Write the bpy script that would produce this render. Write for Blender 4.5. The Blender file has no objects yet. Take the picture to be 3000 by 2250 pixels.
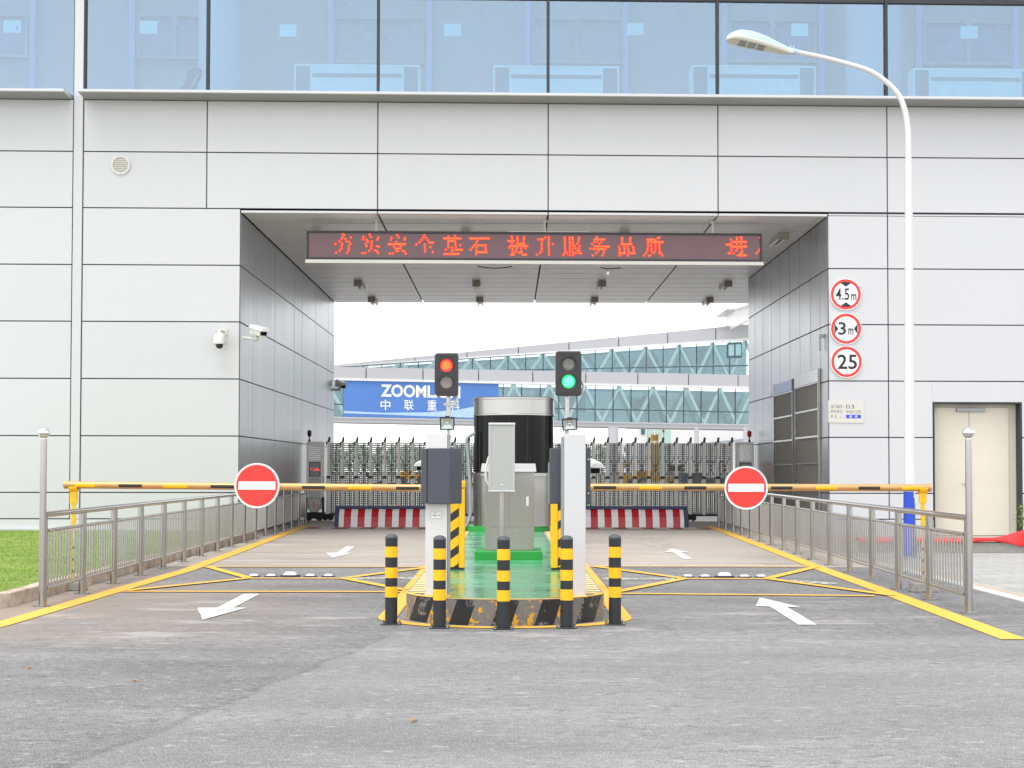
import bpy, math, random
from mathutils import Vector as V, Matrix
random.seed(7)
R = math.radians
sc = bpy.context.scene
C = sc.collection

# ------------------------------------------------------------------ camera, sky, sun, exposure
F, CU, CV, H = 4500.0, 1490.0, 1233.0, 1.35          # focal length and principal point of a 3000 x 2250 picture, eye height
TH, ROLL = R(1.8), 0.0015
fwd = V((0, math.cos(TH), math.sin(TH)))
rt = V((math.cos(ROLL), 0, math.sin(ROLL))); rt = (rt - fwd * rt.dot(fwd)).normalized()
upv = rt.cross(fwd).normalized()
cam_d = bpy.data.cameras.new('camera'); cam = bpy.data.objects.new('camera', cam_d); C.objects.link(cam)
cam.matrix_world = Matrix(((rt.x, upv.x, -fwd.x, 0), (rt.y, upv.y, -fwd.y, 0), (rt.z, upv.z, -fwd.z, H), (0, 0, 0, 1)))
cam_d.sensor_width = 36; cam_d.lens = F / 3000 * 36
cam_d.shift_x = (1500 - CU) / 3000; cam_d.shift_y = (CV - 1125) / 3000
cam_d.clip_start = .1; cam_d.clip_end = 3000
sc.camera = cam

SUN_DIR = V((-.18, -.26, .95)).normalized()
w = bpy.data.worlds.new('World'); sc.world = w; w.use_nodes = True
nt = w.node_tree; nt.nodes.clear()
sky = nt.nodes.new('ShaderNodeTexSky'); sky.sky_type = 'NISHITA'; sky.sun_disc = False
sky.sun_elevation = math.asin(SUN_DIR.z); sky.sun_rotation = math.atan2(SUN_DIR.x, SUN_DIR.y)
sky.dust_density = .3; sky.air_density = 1.0; sky.ozone_density = 1
hs = nt.nodes.new('ShaderNodeHueSaturation'); hs.inputs['Saturation'].default_value = .06
bg = nt.nodes.new('ShaderNodeBackground'); bg.inputs['Strength'].default_value = .15
wo = nt.nodes.new('ShaderNodeOutputWorld')
nt.links.new(sky.outputs[0], hs.inputs['Color']); nt.links.new(hs.outputs[0], bg.inputs[0]); nt.links.new(bg.outputs[0], wo.inputs[0])
sl = bpy.data.lights.new('sun', 'SUN'); sl.energy = 1.1; sl.angle = R(45); sl.color = (1, .985, .97)
so = bpy.data.objects.new('sun', sl); C.objects.link(so); so.rotation_euler = (-SUN_DIR).to_track_quat('-Z', 'Y').to_euler()
so.location = (-10, -18, 22)
sc.view_settings.view_transform = 'Standard'; sc.view_settings.look = 'None'; sc.view_settings.gamma = 1
sc.view_settings.exposure = 1.22

# ------------------------------------------------------------------ points: where a sight line meets the plane a thing stands on
Y0, K = 31.0, 0.0295                                   # the facade: y = Y0 + K x
CAM = V((0, 0, H))
def ray(u, v): return fwd + rt * ((u - CU) / F) - upv * ((v - CV) / F)
def P(u, v, Y): r = ray(u, v); return CAM + r * (Y / r.y)
def G(u, v, z=0.0): r = ray(u, v); return CAM + r * ((z - H) / r.z)
def PF(u, v, off=0.0): r = ray(u, v); return CAM + r * ((Y0 - off) / (r.y - K * r.x))
def PX(u, v, X): r = ray(u, v); return CAM + r * (X / r.x)

# ------------------------------------------------------------------ materials
def lin(c):
    def f(x): x /= 255; return x / 12.92 if x <= .04045 else ((x + .055) / 1.055) ** 2.4
    return (f(c[0]), f(c[1]), f(c[2]), 1)
class NT:
    def __init__(s, name):
        s.m = bpy.data.materials.new(name); s.m.use_nodes = True; s.t = s.m.node_tree; s.b = s.t.nodes['Principled BSDF']
        s.out = s.t.nodes['Material Output']
    def n(s, typ, **kw):
        o = s.t.nodes.new(typ)
        for k, v in kw.items():
            if k in o.inputs: o.inputs[k].default_value = v
            else: setattr(o, k, v)
        return o
    def l(s, a, b): s.t.links.new(a, b)
    def math(s, op, a, b=None, c=None):
        o = s.n('ShaderNodeMath', operation=op)
        for i, x in enumerate((a, b, c)):
            if x is None: continue
            if isinstance(x, (int, float)): o.inputs[i].default_value = x
            else: s.l(x, o.inputs[i])
        return o.outputs[0]
    def mix(s, f, a, b):
        o = s.n('ShaderNodeMix', data_type='RGBA')
        for i, x in ((0, f), (6, a), (7, b)):
            if isinstance(x, (int, float, tuple)): o.inputs[i].default_value = x
            else: s.l(x, o.inputs[i])
        return o.outputs[2]
    def pos(s, kind='Object'):
        if kind == 'World': return s.n('ShaderNodeNewGeometry').outputs['Position']
        return s.n('ShaderNodeTexCoord').outputs[kind]
    def scale(s, vec, sxyz):
        o = s.n('ShaderNodeVectorMath', operation='MULTIPLY'); s.l(vec, o.inputs[0]); o.inputs[1].default_value = sxyz; return o.outputs[0]
    def noise(s, vec, sc_, det=4, rough=.55):
        o = s.n('ShaderNodeTexNoise', Scale=sc_, Detail=det, Roughness=rough); s.l(vec, o.inputs['Vector']); return o.outputs[0]
    def ramp(s, x, lo, hi, a=0., b=1.):
        o = s.n('ShaderNodeMapRange'); s.l(x, o.inputs[0])
        for i, q in ((1, lo), (2, hi), (3, a), (4, b)): o.inputs[i].default_value = q
        return o.outputs[0]
    def dot(s, vec, d):
        o = s.n('ShaderNodeVectorMath', operation='DOT_PRODUCT'); s.l(vec, o.inputs[0]); o.inputs[1].default_value = d; return o.outputs['Value']
    def bump(s, h, st, dist=.01):
        o = s.n('ShaderNodeBump', Strength=st, Distance=dist); s.l(h, o.inputs['Height']); s.l(o.outputs[0], s.b.inputs['Normal'])
    def set(s, **kw):
        for k, v in kw.items():
            k = k.replace('_', ' ')
            if isinstance(v, (int, float, tuple)): s.b.inputs[k].default_value = v
            else: s.l(v, s.b.inputs[k])
        return s.m
def plain(name, c, rough=.5, metal=0., var=.10, ns=6., spec=.5, bump=0.):
    """a painted or plain surface with a faint uneven tone and gloss"""
    n = NT(name); p = n.pos('World'); q = n.noise(p, ns, 5); c4 = lin(c)
    col = n.mix(n.ramp(q, .3, .7), tuple(x * (1 - var) for x in c4[:3]) + (1,), tuple(min(1, x * (1 + var)) for x in c4[:3]) + (1,))
    n.set(Base_Color=col, Metallic=metal, Roughness=n.ramp(q, .3, .7, max(.03, rough - .07 * (1 - metal) - .015), min(1, rough + .07 * (1 - metal) + .015)))
    n.b.inputs['Specular IOR Level'].default_value = spec
    if bump: n.bump(n.noise(p, 90, 3), bump, .004)
    return n.m
def emit(name, c, st, base=(20, 10, 10)):
    n = NT(name); n.set(Base_Color=lin(base), Emission_Color=lin(c), Emission_Strength=st, Roughness=.4); return n.m
def glass(name, tint, refl, rc=(1, 1, 1, 1), rough=.02):
    n = NT(name); tr = n.n('ShaderNodeBsdfTransparent'); tr.inputs[0].default_value = tint
    gl = n.n('ShaderNodeBsdfGlossy'); gl.inputs['Color'].default_value = rc; gl.inputs['Roughness'].default_value = rough
    fr = n.n('ShaderNodeLayerWeight'); fr.inputs['Blend'].default_value = .25
    f = n.math('ADD', n.math('MULTIPLY', fr.outputs['Fresnel'], .6), refl); f = n.math('MINIMUM', f, 1.)
    mx = n.n('ShaderNodeMixShader'); n.l(f, mx.inputs[0]); n.l(tr.outputs[0], mx.inputs[1]); n.l(gl.outputs[0], mx.inputs[2]); n.l(mx.outputs[0], n.out.inputs[0])
    return n.m
def stripes(name, d, period, duty, ca, cb, off=0., rough=.45, worn=0., space='Object', wc=(105, 104, 102)):
    n = NT(name); p = n.pos(space); x = n.math('FRACT', n.math('ADD', n.math('DIVIDE', n.dot(p, d), period), off + 20.))
    col = n.mix(n.math('LESS_THAN', x, duty), lin(cb), lin(ca))
    if worn:
        q = n.noise(p, 9, 6, .7); q2 = n.noise(p, 40, 3)
        grey = n.mix(q2, tuple(v * .55 for v in lin(wc)[:3]) + (1,), tuple(v * 1.5 for v in lin(wc)[:3]) + (1,))
        thr = n.math('ADD', n.math('MULTIPLY', n.math('LESS_THAN', x, duty), -.15), worn + .09); col = n.mix(n.ramp(n.math('SUBTRACT', q, thr), 0, .02), grey, col)
        n.bump(q, .5, .01)
    n.set(Base_Color=col, Roughness=rough); return n.m

M = {}
def cladding(name, c, metal, rough, streak, var=.03):
    n = NT(name); p = n.pos('World'); isl = n.n('ShaderNodeNewGeometry').outputs['Random Per Island']
    st = n.noise(n.scale(p, (4, 4, .3)), 1., 4); big = n.noise(p, .35, 3); c4 = lin(c)
    f = n.math('ADD', n.math('MULTIPLY', isl, .5), n.math('MULTIPLY', big, .5))
    col = n.mix(f, tuple(x * (1 - var) for x in c4[:3]) + (1,), tuple(x * (1 + var) for x in c4[:3]) + (1,))
    col = n.mix(n.ramp(st, .55, .8, 0, streak), col, tuple(x * .72 for x in c4[:3]) + (1,))
    n.set(Base_Color=col, Metallic=metal, Roughness=n.ramp(st, .25, .75, rough - .03, rough + .05))
    n.bump(n.noise(p, .9, 2), .05, .05); n.b.inputs['Specular IOR Level'].default_value = .25
    return n.m
M['clad'] = cladding('aluminium_cladding', (198, 199, 201), .10, .46, .015, .025)
M['steelwall'] = cladding('brushed_passage_panel', (164, 166, 170), .75, .34, .10, .04)
M['ceil'] = cladding('soffit_panel', (222, 220, 222), .15, .36, .08, .04)
M['joint'] = plain('dark_joint', (52, 58, 66), .7)
M['seam'] = plain('panel_seam', (70, 72, 76), .6)
M['ledgeshade'] = plain('ledge_painted_shade', (154, 154, 151), .45, .2, .03, 2)  # ledge silver darkened: shade put into the underside colour
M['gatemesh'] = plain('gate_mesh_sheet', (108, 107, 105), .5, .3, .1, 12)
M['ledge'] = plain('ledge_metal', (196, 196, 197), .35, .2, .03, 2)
M['white'] = plain('white_paint', (212, 212, 211), .38, 0, .03, 3)
M['offwhite'] = plain('off_white_paint', (206, 204, 197), .42, 0, .04, 4)
M['pale'] = plain('pale_panel', (198, 199, 200), .4, 0, .03, 1)
M['lightgrey'] = plain('light_grey_paint', (176, 177, 176), .42, 0, .04, 5)
M['housing'] = plain('charcoal_powder_coat', (74, 77, 86), .5, 0, .05, 40, .4)
M['black'] = plain('black_paint', (38, 38, 42), .45, 0, .15, 20)
M['rubber'] = plain('black_rubber', (22, 22, 23), .7, 0, .2, 30)
M['dark'] = plain('dark_metal', (58, 60, 62), .5, .4, .12, 15)
M['navy'] = plain('navy_paint', (24, 42, 78), .4, 0, .1, 10)
M['steel'] = plain('stainless_steel', (170, 169, 167), .24, .95, .03, 2.5)
M['steel2'] = plain('brushed_stainless_sheet', (160, 159, 156), .27, .95, .05, 2)
M['chrome'] = plain('polished_ball', (222, 222, 224), .09, 1., .02, 5)
M['gatealu'] = plain('gate_aluminium', (196, 194, 191), .42, .4, .1, 12)
M['gatedark'] = plain('gate_dark_plate', (96, 94, 93), .5, .4, .12, 12)
M['yellow'] = plain('yellow_paint', (246, 184, 4), .38, 0, .04, 12)
M['gold'] = plain('tan_gold_boom', (200, 154, 100), .32, .35, .05, 8)
M['red'] = plain('red_film', (228, 52, 44), .35, 0, .04, 6)
M['redcloth'] = plain('red_cloth', (226, 48, 50), .75, 0, .1, 5)
M['blue'] = plain('blue_sleeve', (30, 70, 185), .45, 0, .1, 8)
M['bluepale'] = plain('pale_blue_shell', (172, 202, 234), .25, 0, .05, 6)
M['signwhite'] = plain('sign_white', (232, 232, 232), .35, 0, .02, 6)
M['ink'] = plain('black_lettering', (30, 34, 40), .5)
M['cream'] = plain('cream_door', (208, 202, 186), .4, 0, .04, 1.5)
M['plaque'] = plain('brushed_plaque', (200, 198, 190), .35, .3, .04, 8)
M['engrave'] = plain('engraved_grey', (92, 94, 92), .6)
M['plaqueblue'] = plain('blue_tape', (44, 72, 200), .5)
M['mesh'] = plain('steel_mesh_dark', (132, 128, 122), .55, .4, .15, 30)
M['tile'] = plain('tinted_dark_glass', (10, 12, 13), .10, 0, .2, 3, .16)
M['concrete'] = plain('concrete_block', (150, 148, 142), .85, 0, .15, 20, .3, .4)
M['lens_off'] = plain('unlit_lens', (128, 122, 116), .2, 0, .2, 120)
M['lens_green_off'] = plain('unlit_dark_lens', (70, 74, 66), .2, 0, .2, 120)
M['reflector'] = plain('floodlight_glass', (196, 204, 200), .12, .5, .12, 25)
M['redon'] = emit('lit_red', (255, 34, 26), 1.3)
M['redcore'] = emit('lit_red_core', (255, 118, 40), 1.2)
M['greenon'] = emit('lit_green', (0, 200, 110), .8)
M['greencore'] = emit('lit_green_core', (120, 255, 200), 1.1)
M['leddot'] = emit('led_dot', (255, 74, 32), 1.3)
M['ledglow'] = emit('led_painted_glow', (255, 26, 16), .30)  # painted glow, for the dim discs behind the dots
M['ledred'] = emit('small_red_display', (255, 40, 36), .9)
M['ledscreen'] = plain('led_screen', (112, 84, 90), .4, 0, .12, 1.2)
M['paper'] = plain('notice_paper', (236, 246, 244), .8, 0, .03, 4)
M['winglass'] = glass('window_glass', (.62, .79, .88, 1), .15, (.86, .93, 1, 1))
M['bridgeglass'] = glass('bridge_glass', (.86, .95, .96, 1), .07, (.8, .95, 1, 1))
M['bridgerear'] = glass('bridge_rear_glass', (.12, .205, .235, 1), .05, (.8, .95, 1, 1))
M['lightroof'] = glass('added_roof_glass', (.9, .95, 1, 1), .05)  # for the unseen roof added to brighten the upper room
M['room'] = plain('pale_room_wall', (138, 143, 150), .8, 0, .02, 1)
M['roompost'] = plain('blue_room_post', (134, 146, 186), .5)
M['roomdark'] = plain('dark_room_opening', (112, 116, 150), .3, 0, .06, 1)
M['inwin'] = plain('inner_window_pane', (126, 133, 142), .3, 0, .03, 1)
M['roomcol'] = plain('room_column', (176, 180, 196), .6, 0, .03, 1)
M['roomdark2'] = plain('dark_padding', (70, 74, 100), .6)
M['cabwhite'] = plain('cabinet_white', (252, 252, 250), .4)
M['cabgrey'] = plain('cabinet_grey', (130, 138, 150), .5)
M['truss'] = plain('truss_pale_green', (186, 192, 187), .5)
M['banner'] = plain('blue_banner', (78, 122, 190), .6, 0, .06, .5)
M['bannerlight'] = plain('banner_pale_swoosh', (168, 196, 232), .6)
M['teal'] = plain('pale_teal_panel', (168, 200, 190), .5)
M['tyrered'] = plain('blocker_red', (176, 26, 34), .38, 0, .1, 6)
M['lampend'] = plain('lamp_end_plate', (158, 154, 144), .5)
M['leaf'] = plain('dry_leaf', (168, 126, 74), .7)
M['stand'] = plain('stand_grey', (148, 154, 158), .4, .4, .08, 8)
M['beaconorange'] = plain('orange_beacon', (214, 96, 40), .3)
M['screen'] = plain('dark_screen', (74, 92, 104), .4)
M['bridgepane'] = plain('pale_bridge_pane', (150, 190, 196), .2)
M['grille'] = plain('speaker_grille', (174, 174, 172), .6, .1, .05, 160)
M['lidsteel'] = plain('lid_steel', (206, 204, 206), .4, .5, .03, 3)
def ground_mats():
    # asphalt
    n = NT('asphalt'); p = n.pos('World')
    big = n.noise(n.scale(p, (.35, 1.1, 1)), 1., 5, .6); fine = n.noise(p, 42, 4, .75); grit = n.noise(p, 110, 2); drag = n.noise(n.scale(p, (1.2, 7, 1)), 1., 6, .65)
    col = n.mix(n.ramp(big, .32, .68), lin((94, 93, 94)), lin((138, 136, 134)))
    mid = n.noise(n.scale(p, (.8, 1.1, 1)), 15, 5, .85); m2 = n.noise(n.scale(p, (.55, 1, 1)), 3.2, 6, .75); md = n.math('MULTIPLY', n.ramp(mid, .47, .60), n.ramp(m2, .36, .62, .25, 1.)); col = n.mix(n.math('MULTIPLY', md, .85), col, lin((78, 79, 84))); col = n.mix(n.ramp(mid, .46, .34, 0, .5), col, lin((158, 157, 155)))
    col = n.mix(n.ramp(drag, .5, .72, 0, .4), col, lin((88, 89, 94)))
    col = n.mix(n.ramp(fine, .48, .66, 0, .6), col, lin((82, 83, 86)))
    dsh = n.noise(n.scale(p, (5.5, 11, 1)), 1., 3, .6); dm = n.noise(n.scale(p, (.5, .8, 1)), 1., 3); col = n.mix(n.math('MULTIPLY', n.ramp(dsh, .57, .63), n.ramp(dm, .35, .6, .1, .85)), col, lin((74, 74, 77)))
    lsh = n.noise(n.scale(p, (8, 14, 1)), 1., 3, .6); col = n.mix(n.ramp(lsh, .60, .68, 0, .5), col, lin((178, 178, 176)))
    col = n.mix(n.ramp(grit, .58, .66, 0, .85), col, lin((206, 205, 202)))
    sep = n.n('ShaderNodeSeparateXYZ'); n.l(p, sep.inputs[0])
    # brown mud washed out along the kerb on the left, with a shape of its own
    mud = n.noise(n.scale(p, (.5, .8, 1)), 1., 5, .6)
    lx = n.math('MAXIMUM', n.ramp(sep.outputs[0], -5.2, -1.2, 1., 0.), n.math('MULTIPLY', n.ramp(sep.outputs[0], -4.3, -4.05, 2.2, 0.), n.ramp(sep.outputs[1], 13.4, 14.4, 0., 1.))); ly = n.ramp(sep.outputs[1], 11.0, 13.2, 0., 1.); ly2 = n.ramp(sep.outputs[1], 17.6, 18.4, 1., .25)
    mm = n.math('MULTIPLY', n.math('MULTIPLY', n.math('MULTIPLY', lx, ly), ly2), n.ramp(mud, .32, .52))
    col = n.mix(n.math('MULTIPLY', mm, .85), col, lin((150, 135, 122)))
    dry = n.noise(n.scale(p, (.6, 1.5, 1)), 1.3, 6, .7)
    yb = n.ramp(sep.outputs[1], 10.6, 12.2, 0., 1.); yb2 = n.ramp(sep.outputs[1], 15, 17, 1., 0.)
    col = n.mix(n.math('MULTIPLY', n.math('MULTIPLY', n.ramp(dry, .55, .64, 0, .55), yb), yb2), col, lin((176, 172, 167)))
    # the lighter newer strip, with its long crooked joint running towards the camera
    jx = n.math('SUBTRACT', sep.outputs[0], n.math('ADD', n.math('MULTIPLY', sep.outputs[1], .19), -3.33))
    jx = n.math('ADD', jx, n.math('MULTIPLY', n.math('SUBTRACT', n.noise(p, 1.6, 3), .5), .22))
    near = n.ramp(sep.outputs[1], 12.2, 12.9, 1., 0.)
    col = n.mix(n.math('MULTIPLY', n.math('MULTIPLY', n.ramp(jx, 0., .05), near), .17), col, lin((168, 168, 168)))
    crack = n.math('MULTIPLY', n.ramp(n.math('ABSOLUTE', jx), .0, .05, .32, 0.), n.math('MULTIPLY', near, n.ramp(n.noise(p, 5, 4), .35, .6)))
    col = n.mix(crack, col, lin((58, 58, 60)))
    n.set(Base_Color=col, Roughness=n.ramp(big, .3, .7, .62, .85)); n.bump(n.math('ADD', n.math('MULTIPLY', grit, .6), fine), .45, .012)
    M['asphalt'] = n.m
    # damp concrete of the passage
    n = NT('passage_concrete'); p = n.pos('World'); a = n.noise(n.scale(p, (.25, 1.6, 1)), 1.2, 6, .62); b = n.noise(p, 30, 4, .65); d = n.noise(n.scale(p, (.5, 2.4, 1)), .8, 4)
    col = n.mix(n.ramp(a, .3, .7), lin((142, 132, 121)), lin((194, 186, 175)))
    col = n.mix(n.ramp(d, .5, .68, 0, .5), col, lin((172, 150, 132)))
    col = n.mix(n.ramp(b, .4, .75, 0, .3), col, lin((98, 95, 92)))
    n.set(Base_Color=col, Roughness=n.ramp(a, .35, .65, .3, .62)); n.bump(b, .15, .006); M['floor'] = n.m
    n = NT('apron_concrete'); p = n.pos('World'); a = n.noise(p, .3, 5)
    n.set(Base_Color=n.mix(a, lin((150, 150, 148)), lin((176, 176, 172))), Roughness=.8); M['apron'] = n.m
    n = NT('soil'); p = n.pos('World'); a = n.noise(p, 3, 6)
    n.set(Base_Color=n.mix(n.ramp(a, .35, .65), lin((120, 119, 116)), lin((146, 144, 140))), Roughness=.95); M['soil'] = n.m
    n = NT('lawn_soil'); p = n.pos('World'); a = n.noise(p, 1.2, 6, .65)
    c = n.mix(n.ramp(a, .36, .6), lin((100, 126, 46)), lin((126, 148, 60))); c = n.mix(n.ramp(a, .66, .72), c, lin((150, 120, 88)))
    n.set(Base_Color=c, Roughness=.95); n.bump(n.noise(p, 60, 3), .6, .02); M['lawn'] = n.m
    n = NT('grass_blade'); p = n.pos('World'); a = n.noise(p, 2.2, 4); isl = n.n('ShaderNodeNewGeometry').outputs['Random Per Island']
    c = n.mix(isl, lin((106, 138, 42)), lin((142, 168, 58))); c = n.mix(n.ramp(a, .4, .7, 0, .5), c, lin((150, 172, 62)))
    n.set(Base_Color=c, Roughness=.6); M['blade'] = n.m
    # pavers
    n = NT('pale_pavers'); p = n.pos('World'); br = n.n('ShaderNodeTexBrick', Scale=1.0); n.l(p, br.inputs['Vector'])
    for k_, v_ in (('Color1', lin((174, 173, 170))), ('Color2', lin((160, 159, 156))), ('Mortar', lin((128, 126, 122))), ('Mortar Size', .012), ('Brick Width', .6), ('Row Height', .3)): br.inputs[k_].default_value = v_
    a = n.noise(n.scale(p, (.5, 1.5, 1)), 1.5, 5); n.set(Base_Color=n.mix(n.ramp(a, .45, .7, 0, .35), br.outputs[0], lin((150, 150, 150))), Roughness=.6); M['paver'] = n.m
    n = NT('cream_border'); p = n.pos('World'); br = n.n('ShaderNodeTexBrick', Scale=1.0); n.l(p, br.inputs['Vector'])
    for k_, v_ in (('Color1', lin((186, 170, 150))), ('Color2', lin((176, 164, 148))), ('Mortar', lin((150, 142, 130))), ('Mortar Size', .01), ('Brick Width', .4), ('Row Height', .2)): br.inputs[k_].default_value = v_
    n.set(Base_Color=br.outputs[0], Roughness=.7); M['border'] = n.m
    n = NT('kerb_stone'); p = n.pos('World'); a = n.noise(p, 5, 6, .65); b = n.noise(p, 40, 3)
    c = n.mix(n.ramp(a, .38, .62), lin((172, 150, 132)), lin((208, 196, 184))); c = n.mix(n.ramp(b, .5, .7, 0, .4), c, lin((126, 96, 74)))
    n.set(Base_Color=c, Roughness=.85); n.bump(b, .4, .01); M['kerb'] = n.m
    n = NT('white_kerb'); p = n.pos('World'); a = n.noise(p, 4, 5); n.set(Base_Color=n.mix(a, lin((176, 177, 178)), lin((206, 206, 206))), Roughness=.75); M['kerbwhite'] = n.m
    # road paint, chipped at the edges
    for nm, c, c2, lo in (('yellowline', (240, 184, 62), (214, 168, 84), .30), ('whiteline', (228, 226, 216), (196, 192, 182), .26), ('wornwhite', (205, 202, 196), (150, 146, 140), .47)):
        n = NT(nm); p = n.pos('World'); a = n.noise(p, 8, 6, .7); b = n.noise(p, 60, 3)
        col = n.mix(n.ramp(a, .35, .65, 0, .5), lin(c), lin(c2)); col = n.mix(n.ramp(b, .66, .74, 0, .6), col, lin((120, 115, 108)))
        n.set(Base_Color=col, Roughness=.6)
        tr = n.n('ShaderNodeBsdfTransparent'); mx = n.n('ShaderNodeMixShader'); n.l(n.ramp(n.noise(p, 14, 5, .75), lo, lo + .03), mx.inputs[0]); n.l(tr.outputs[0], mx.inputs[1]); n.l(n.b.outputs[0], mx.inputs[2]); n.l(mx.outputs[0], n.out.inputs[0])
        M[nm] = n.m
    # wet green floor paint
    n = NT('wet_green_paint'); p = n.pos('World'); a = n.noise(n.scale(p, (.8, 2.2, 1)), 1.6, 5, .6); b = n.noise(p, 26, 4)
    c = n.mix(n.ramp(a, .3, .7), lin((54, 142, 90)), lin((100, 170, 132))); c = n.mix(n.ramp(b, .62, .72, 0, .4), c, lin((16, 84, 44)))
    n.set(Base_Color=c, Roughness=n.ramp(a, .35, .65, .10, .30)); n.bump(b, .1, .004); M['greenfloor'] = n.m
    M['greenside'] = plain('green_plinth_paint', (34, 148, 62), .4, 0, .08, 8)
    M['zebra'] = stripes('edge_strip_stripes', (0, 1, 0), .29, .55, (240, 212, 140), (138, 126, 112), 0, .6, 0, 'World')
    M['kerbface'] = stripes('worn_kerb_paint', (1, 0, -.34), .37, .46, (30, 30, 32), (214, 156, 22), .40, .6, .47, 'World', (112, 110, 108))
    M['hazard'] = stripes('hazard_stripes', (.72, 0, -1), .205, .46, (38, 37, 36), (246, 186, 2), .0)
    M['blocker'] = stripes('blocker_stripes', (1, 0, 0), .318, .52, (172, 24, 32), (214, 214, 214), .0, .35, 0, 'World')
    M['floorstripe'] = stripes('floor_stripes_worn', (1, 0, 0), .636, .5, (150, 84, 78), (186, 180, 174), .25, .6, 0, 'World')
ground_mats()

# ------------------------------------------------------------------ geometry helpers
class Fr:                                               # a frame: a along r, b along u, c towards the viewer of the face
    def __init__(s, o, r=(1, 0, 0), u=(0, 0, 1)):
        s.o = V(o); s.r = V(r).normalized(); s.u = V(u).normalized(); s.n = s.r.cross(s.u).normalized()
    def __call__(s, a, b, c=0.): return s.o + s.r * a + s.u * b + s.n * c
class MB:
    def __init__(s): s.v = []; s.f = []; s.m = []; s.sm = []
    def add(s, vs, fs, m=0, smooth=False):
        o = len(s.v); s.v += [V(p) for p in vs]
        for f in fs: s.f.append([i + o for i in f]); s.m.append(m); s.sm.append(smooth)
        return s
    def hexa(s, p, m=0):                                # 8 corners: bottom ring, top ring
        return s.add(p, [(3, 2, 1, 0), (4, 5, 6, 7), (0, 1, 5, 4), (1, 2, 6, 5), (2, 3, 7, 6), (3, 0, 4, 7)], m)
    def box(s, x0, x1, y0, y1, z0, z1, m=0):
        return s.hexa([(x0, y0, z0), (x1, y0, z0), (x1, y1, z0), (x0, y1, z0), (x0, y0, z1), (x1, y0, z1), (x1, y1, z1), (x0, y1, z1)], m)
    def sbox(s, x0, x1, y0, y1, z0, z1, m=0):           # box that follows the facade's slant: y counted from the facade line
        q = lambda x, y, z: (x, Y0 + K * x + y, z)
        return s.hexa([q(x0, y0, z0), q(x1, y0, z0), q(x1, y1, z0), q(x0, y1, z0), q(x0, y0, z1), q(x1, y0, z1), q(x1, y1, z1), q(x0, y1, z1)], m)
    def fbox(s, F_, a0, a1, b0, b1, c0, c1, m=0):
        return s.hexa([F_(a0, b0, c1), F_(a1, b0, c1), F_(a1, b0, c0), F_(a0, b0, c0), F_(a0, b1, c1), F_(a1, b1, c1), F_(a1, b1, c0), F_(a0, b1, c0)], m)
    def bar(s, p, q, wd, ht, m=0, up=(0, 0, 1)):        # square bar from p to q
        p, q = V(p), V(q); d = (q - p).normalized(); u = V(up)
        if abs(d.dot(u)) > .98: u = V((0, 1, 0))
        a = d.cross(u).normalized() * wd / 2; b = a.cross(d).normalized() * ht / 2
        return s.hexa([p - a - b, p + a - b, q + a - b, q - a - b, p - a + b, p + a + b, q + a + b, q - a + b], m)
    def fpoly(s, F_, pts, c0, c1, m=0):                 # extruded polygon
        n = len(pts); vs = [F_(a, b, c0) for a, b in pts] + [F_(a, b, c1) for a, b in pts]
        return s.add(vs, [list(range(n))[::-1], list(range(n, 2 * n))] + [(i, (i + 1) % n, n + (i + 1) % n, n + i) for i in range(n)], m)
    def ring(s, F_, a, b, r0, r1, c0, c1, m=0, n=48):   # annulus (r0 > 0) or disc facing c
        co = [(math.cos(2 * math.pi * i / n), math.sin(2 * math.pi * i / n)) for i in range(n)]
        if r0 <= 0: return s.fpoly(F_, [(a + r1 * x, b + r1 * y) for x, y in co], c0, c1, m)
        vs = []
        for r_, c in ((r1, c0), (r1, c1), (r0, c1), (r0, c0)): vs += [F_(a + r_ * x, b + r_ * y, c) for x, y in co]
        fs = []
        for k in range(4):
            for i in range(n): j = (i + 1) % n; fs.append((k * n + i, k * n + j, ((k + 1) % 4) * n + j, ((k + 1) % 4) * n + i))
        return s.add(vs, fs, m)
    def lathe(s, c, prof, n=32, m=0, ax=(0, 0, 1), cap=True, ms=None):
        ax = V(ax).normalized(); t = V((1, 0, 0)) if abs(ax.x) < .9 else V((0, 1, 0)); e1 = (t - ax * t.dot(ax)).normalized(); e2 = ax.cross(e1); c = V(c)
        vs = [c + ax * z + (e1 * math.cos(2 * math.pi * i / n) + e2 * math.sin(2 * math.pi * i / n)) * r for r, z in prof for i in range(n)]
        o = len(s.v); s.v += vs
        for k in range(len(prof) - 1):
            for i in range(n):
                j = (i + 1) % n; s.f.append([o + k * n + i, o + k * n + j, o + (k + 1) * n + j, o + (k + 1) * n + i]); s.m.append(ms[k] if ms else m); s.sm.append(True)
        if cap:
            s.f.append([o + i for i in range(n)][::-1]); s.m.append(ms[0] if ms else m); s.sm.append(False)
            k = len(prof) - 1; s.f.append([o + k * n + i for i in range(n)]); s.m.append(ms[-1] if ms else m); s.sm.append(False)
        return s
    def cyl(s, p, q, r, r2=None, n=16, m=0):
        p, q = V(p), V(q); d = q - p; return s.lathe(p, [(r, 0), (r if r2 is None else r2, d.length)], n, m, d)
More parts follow.
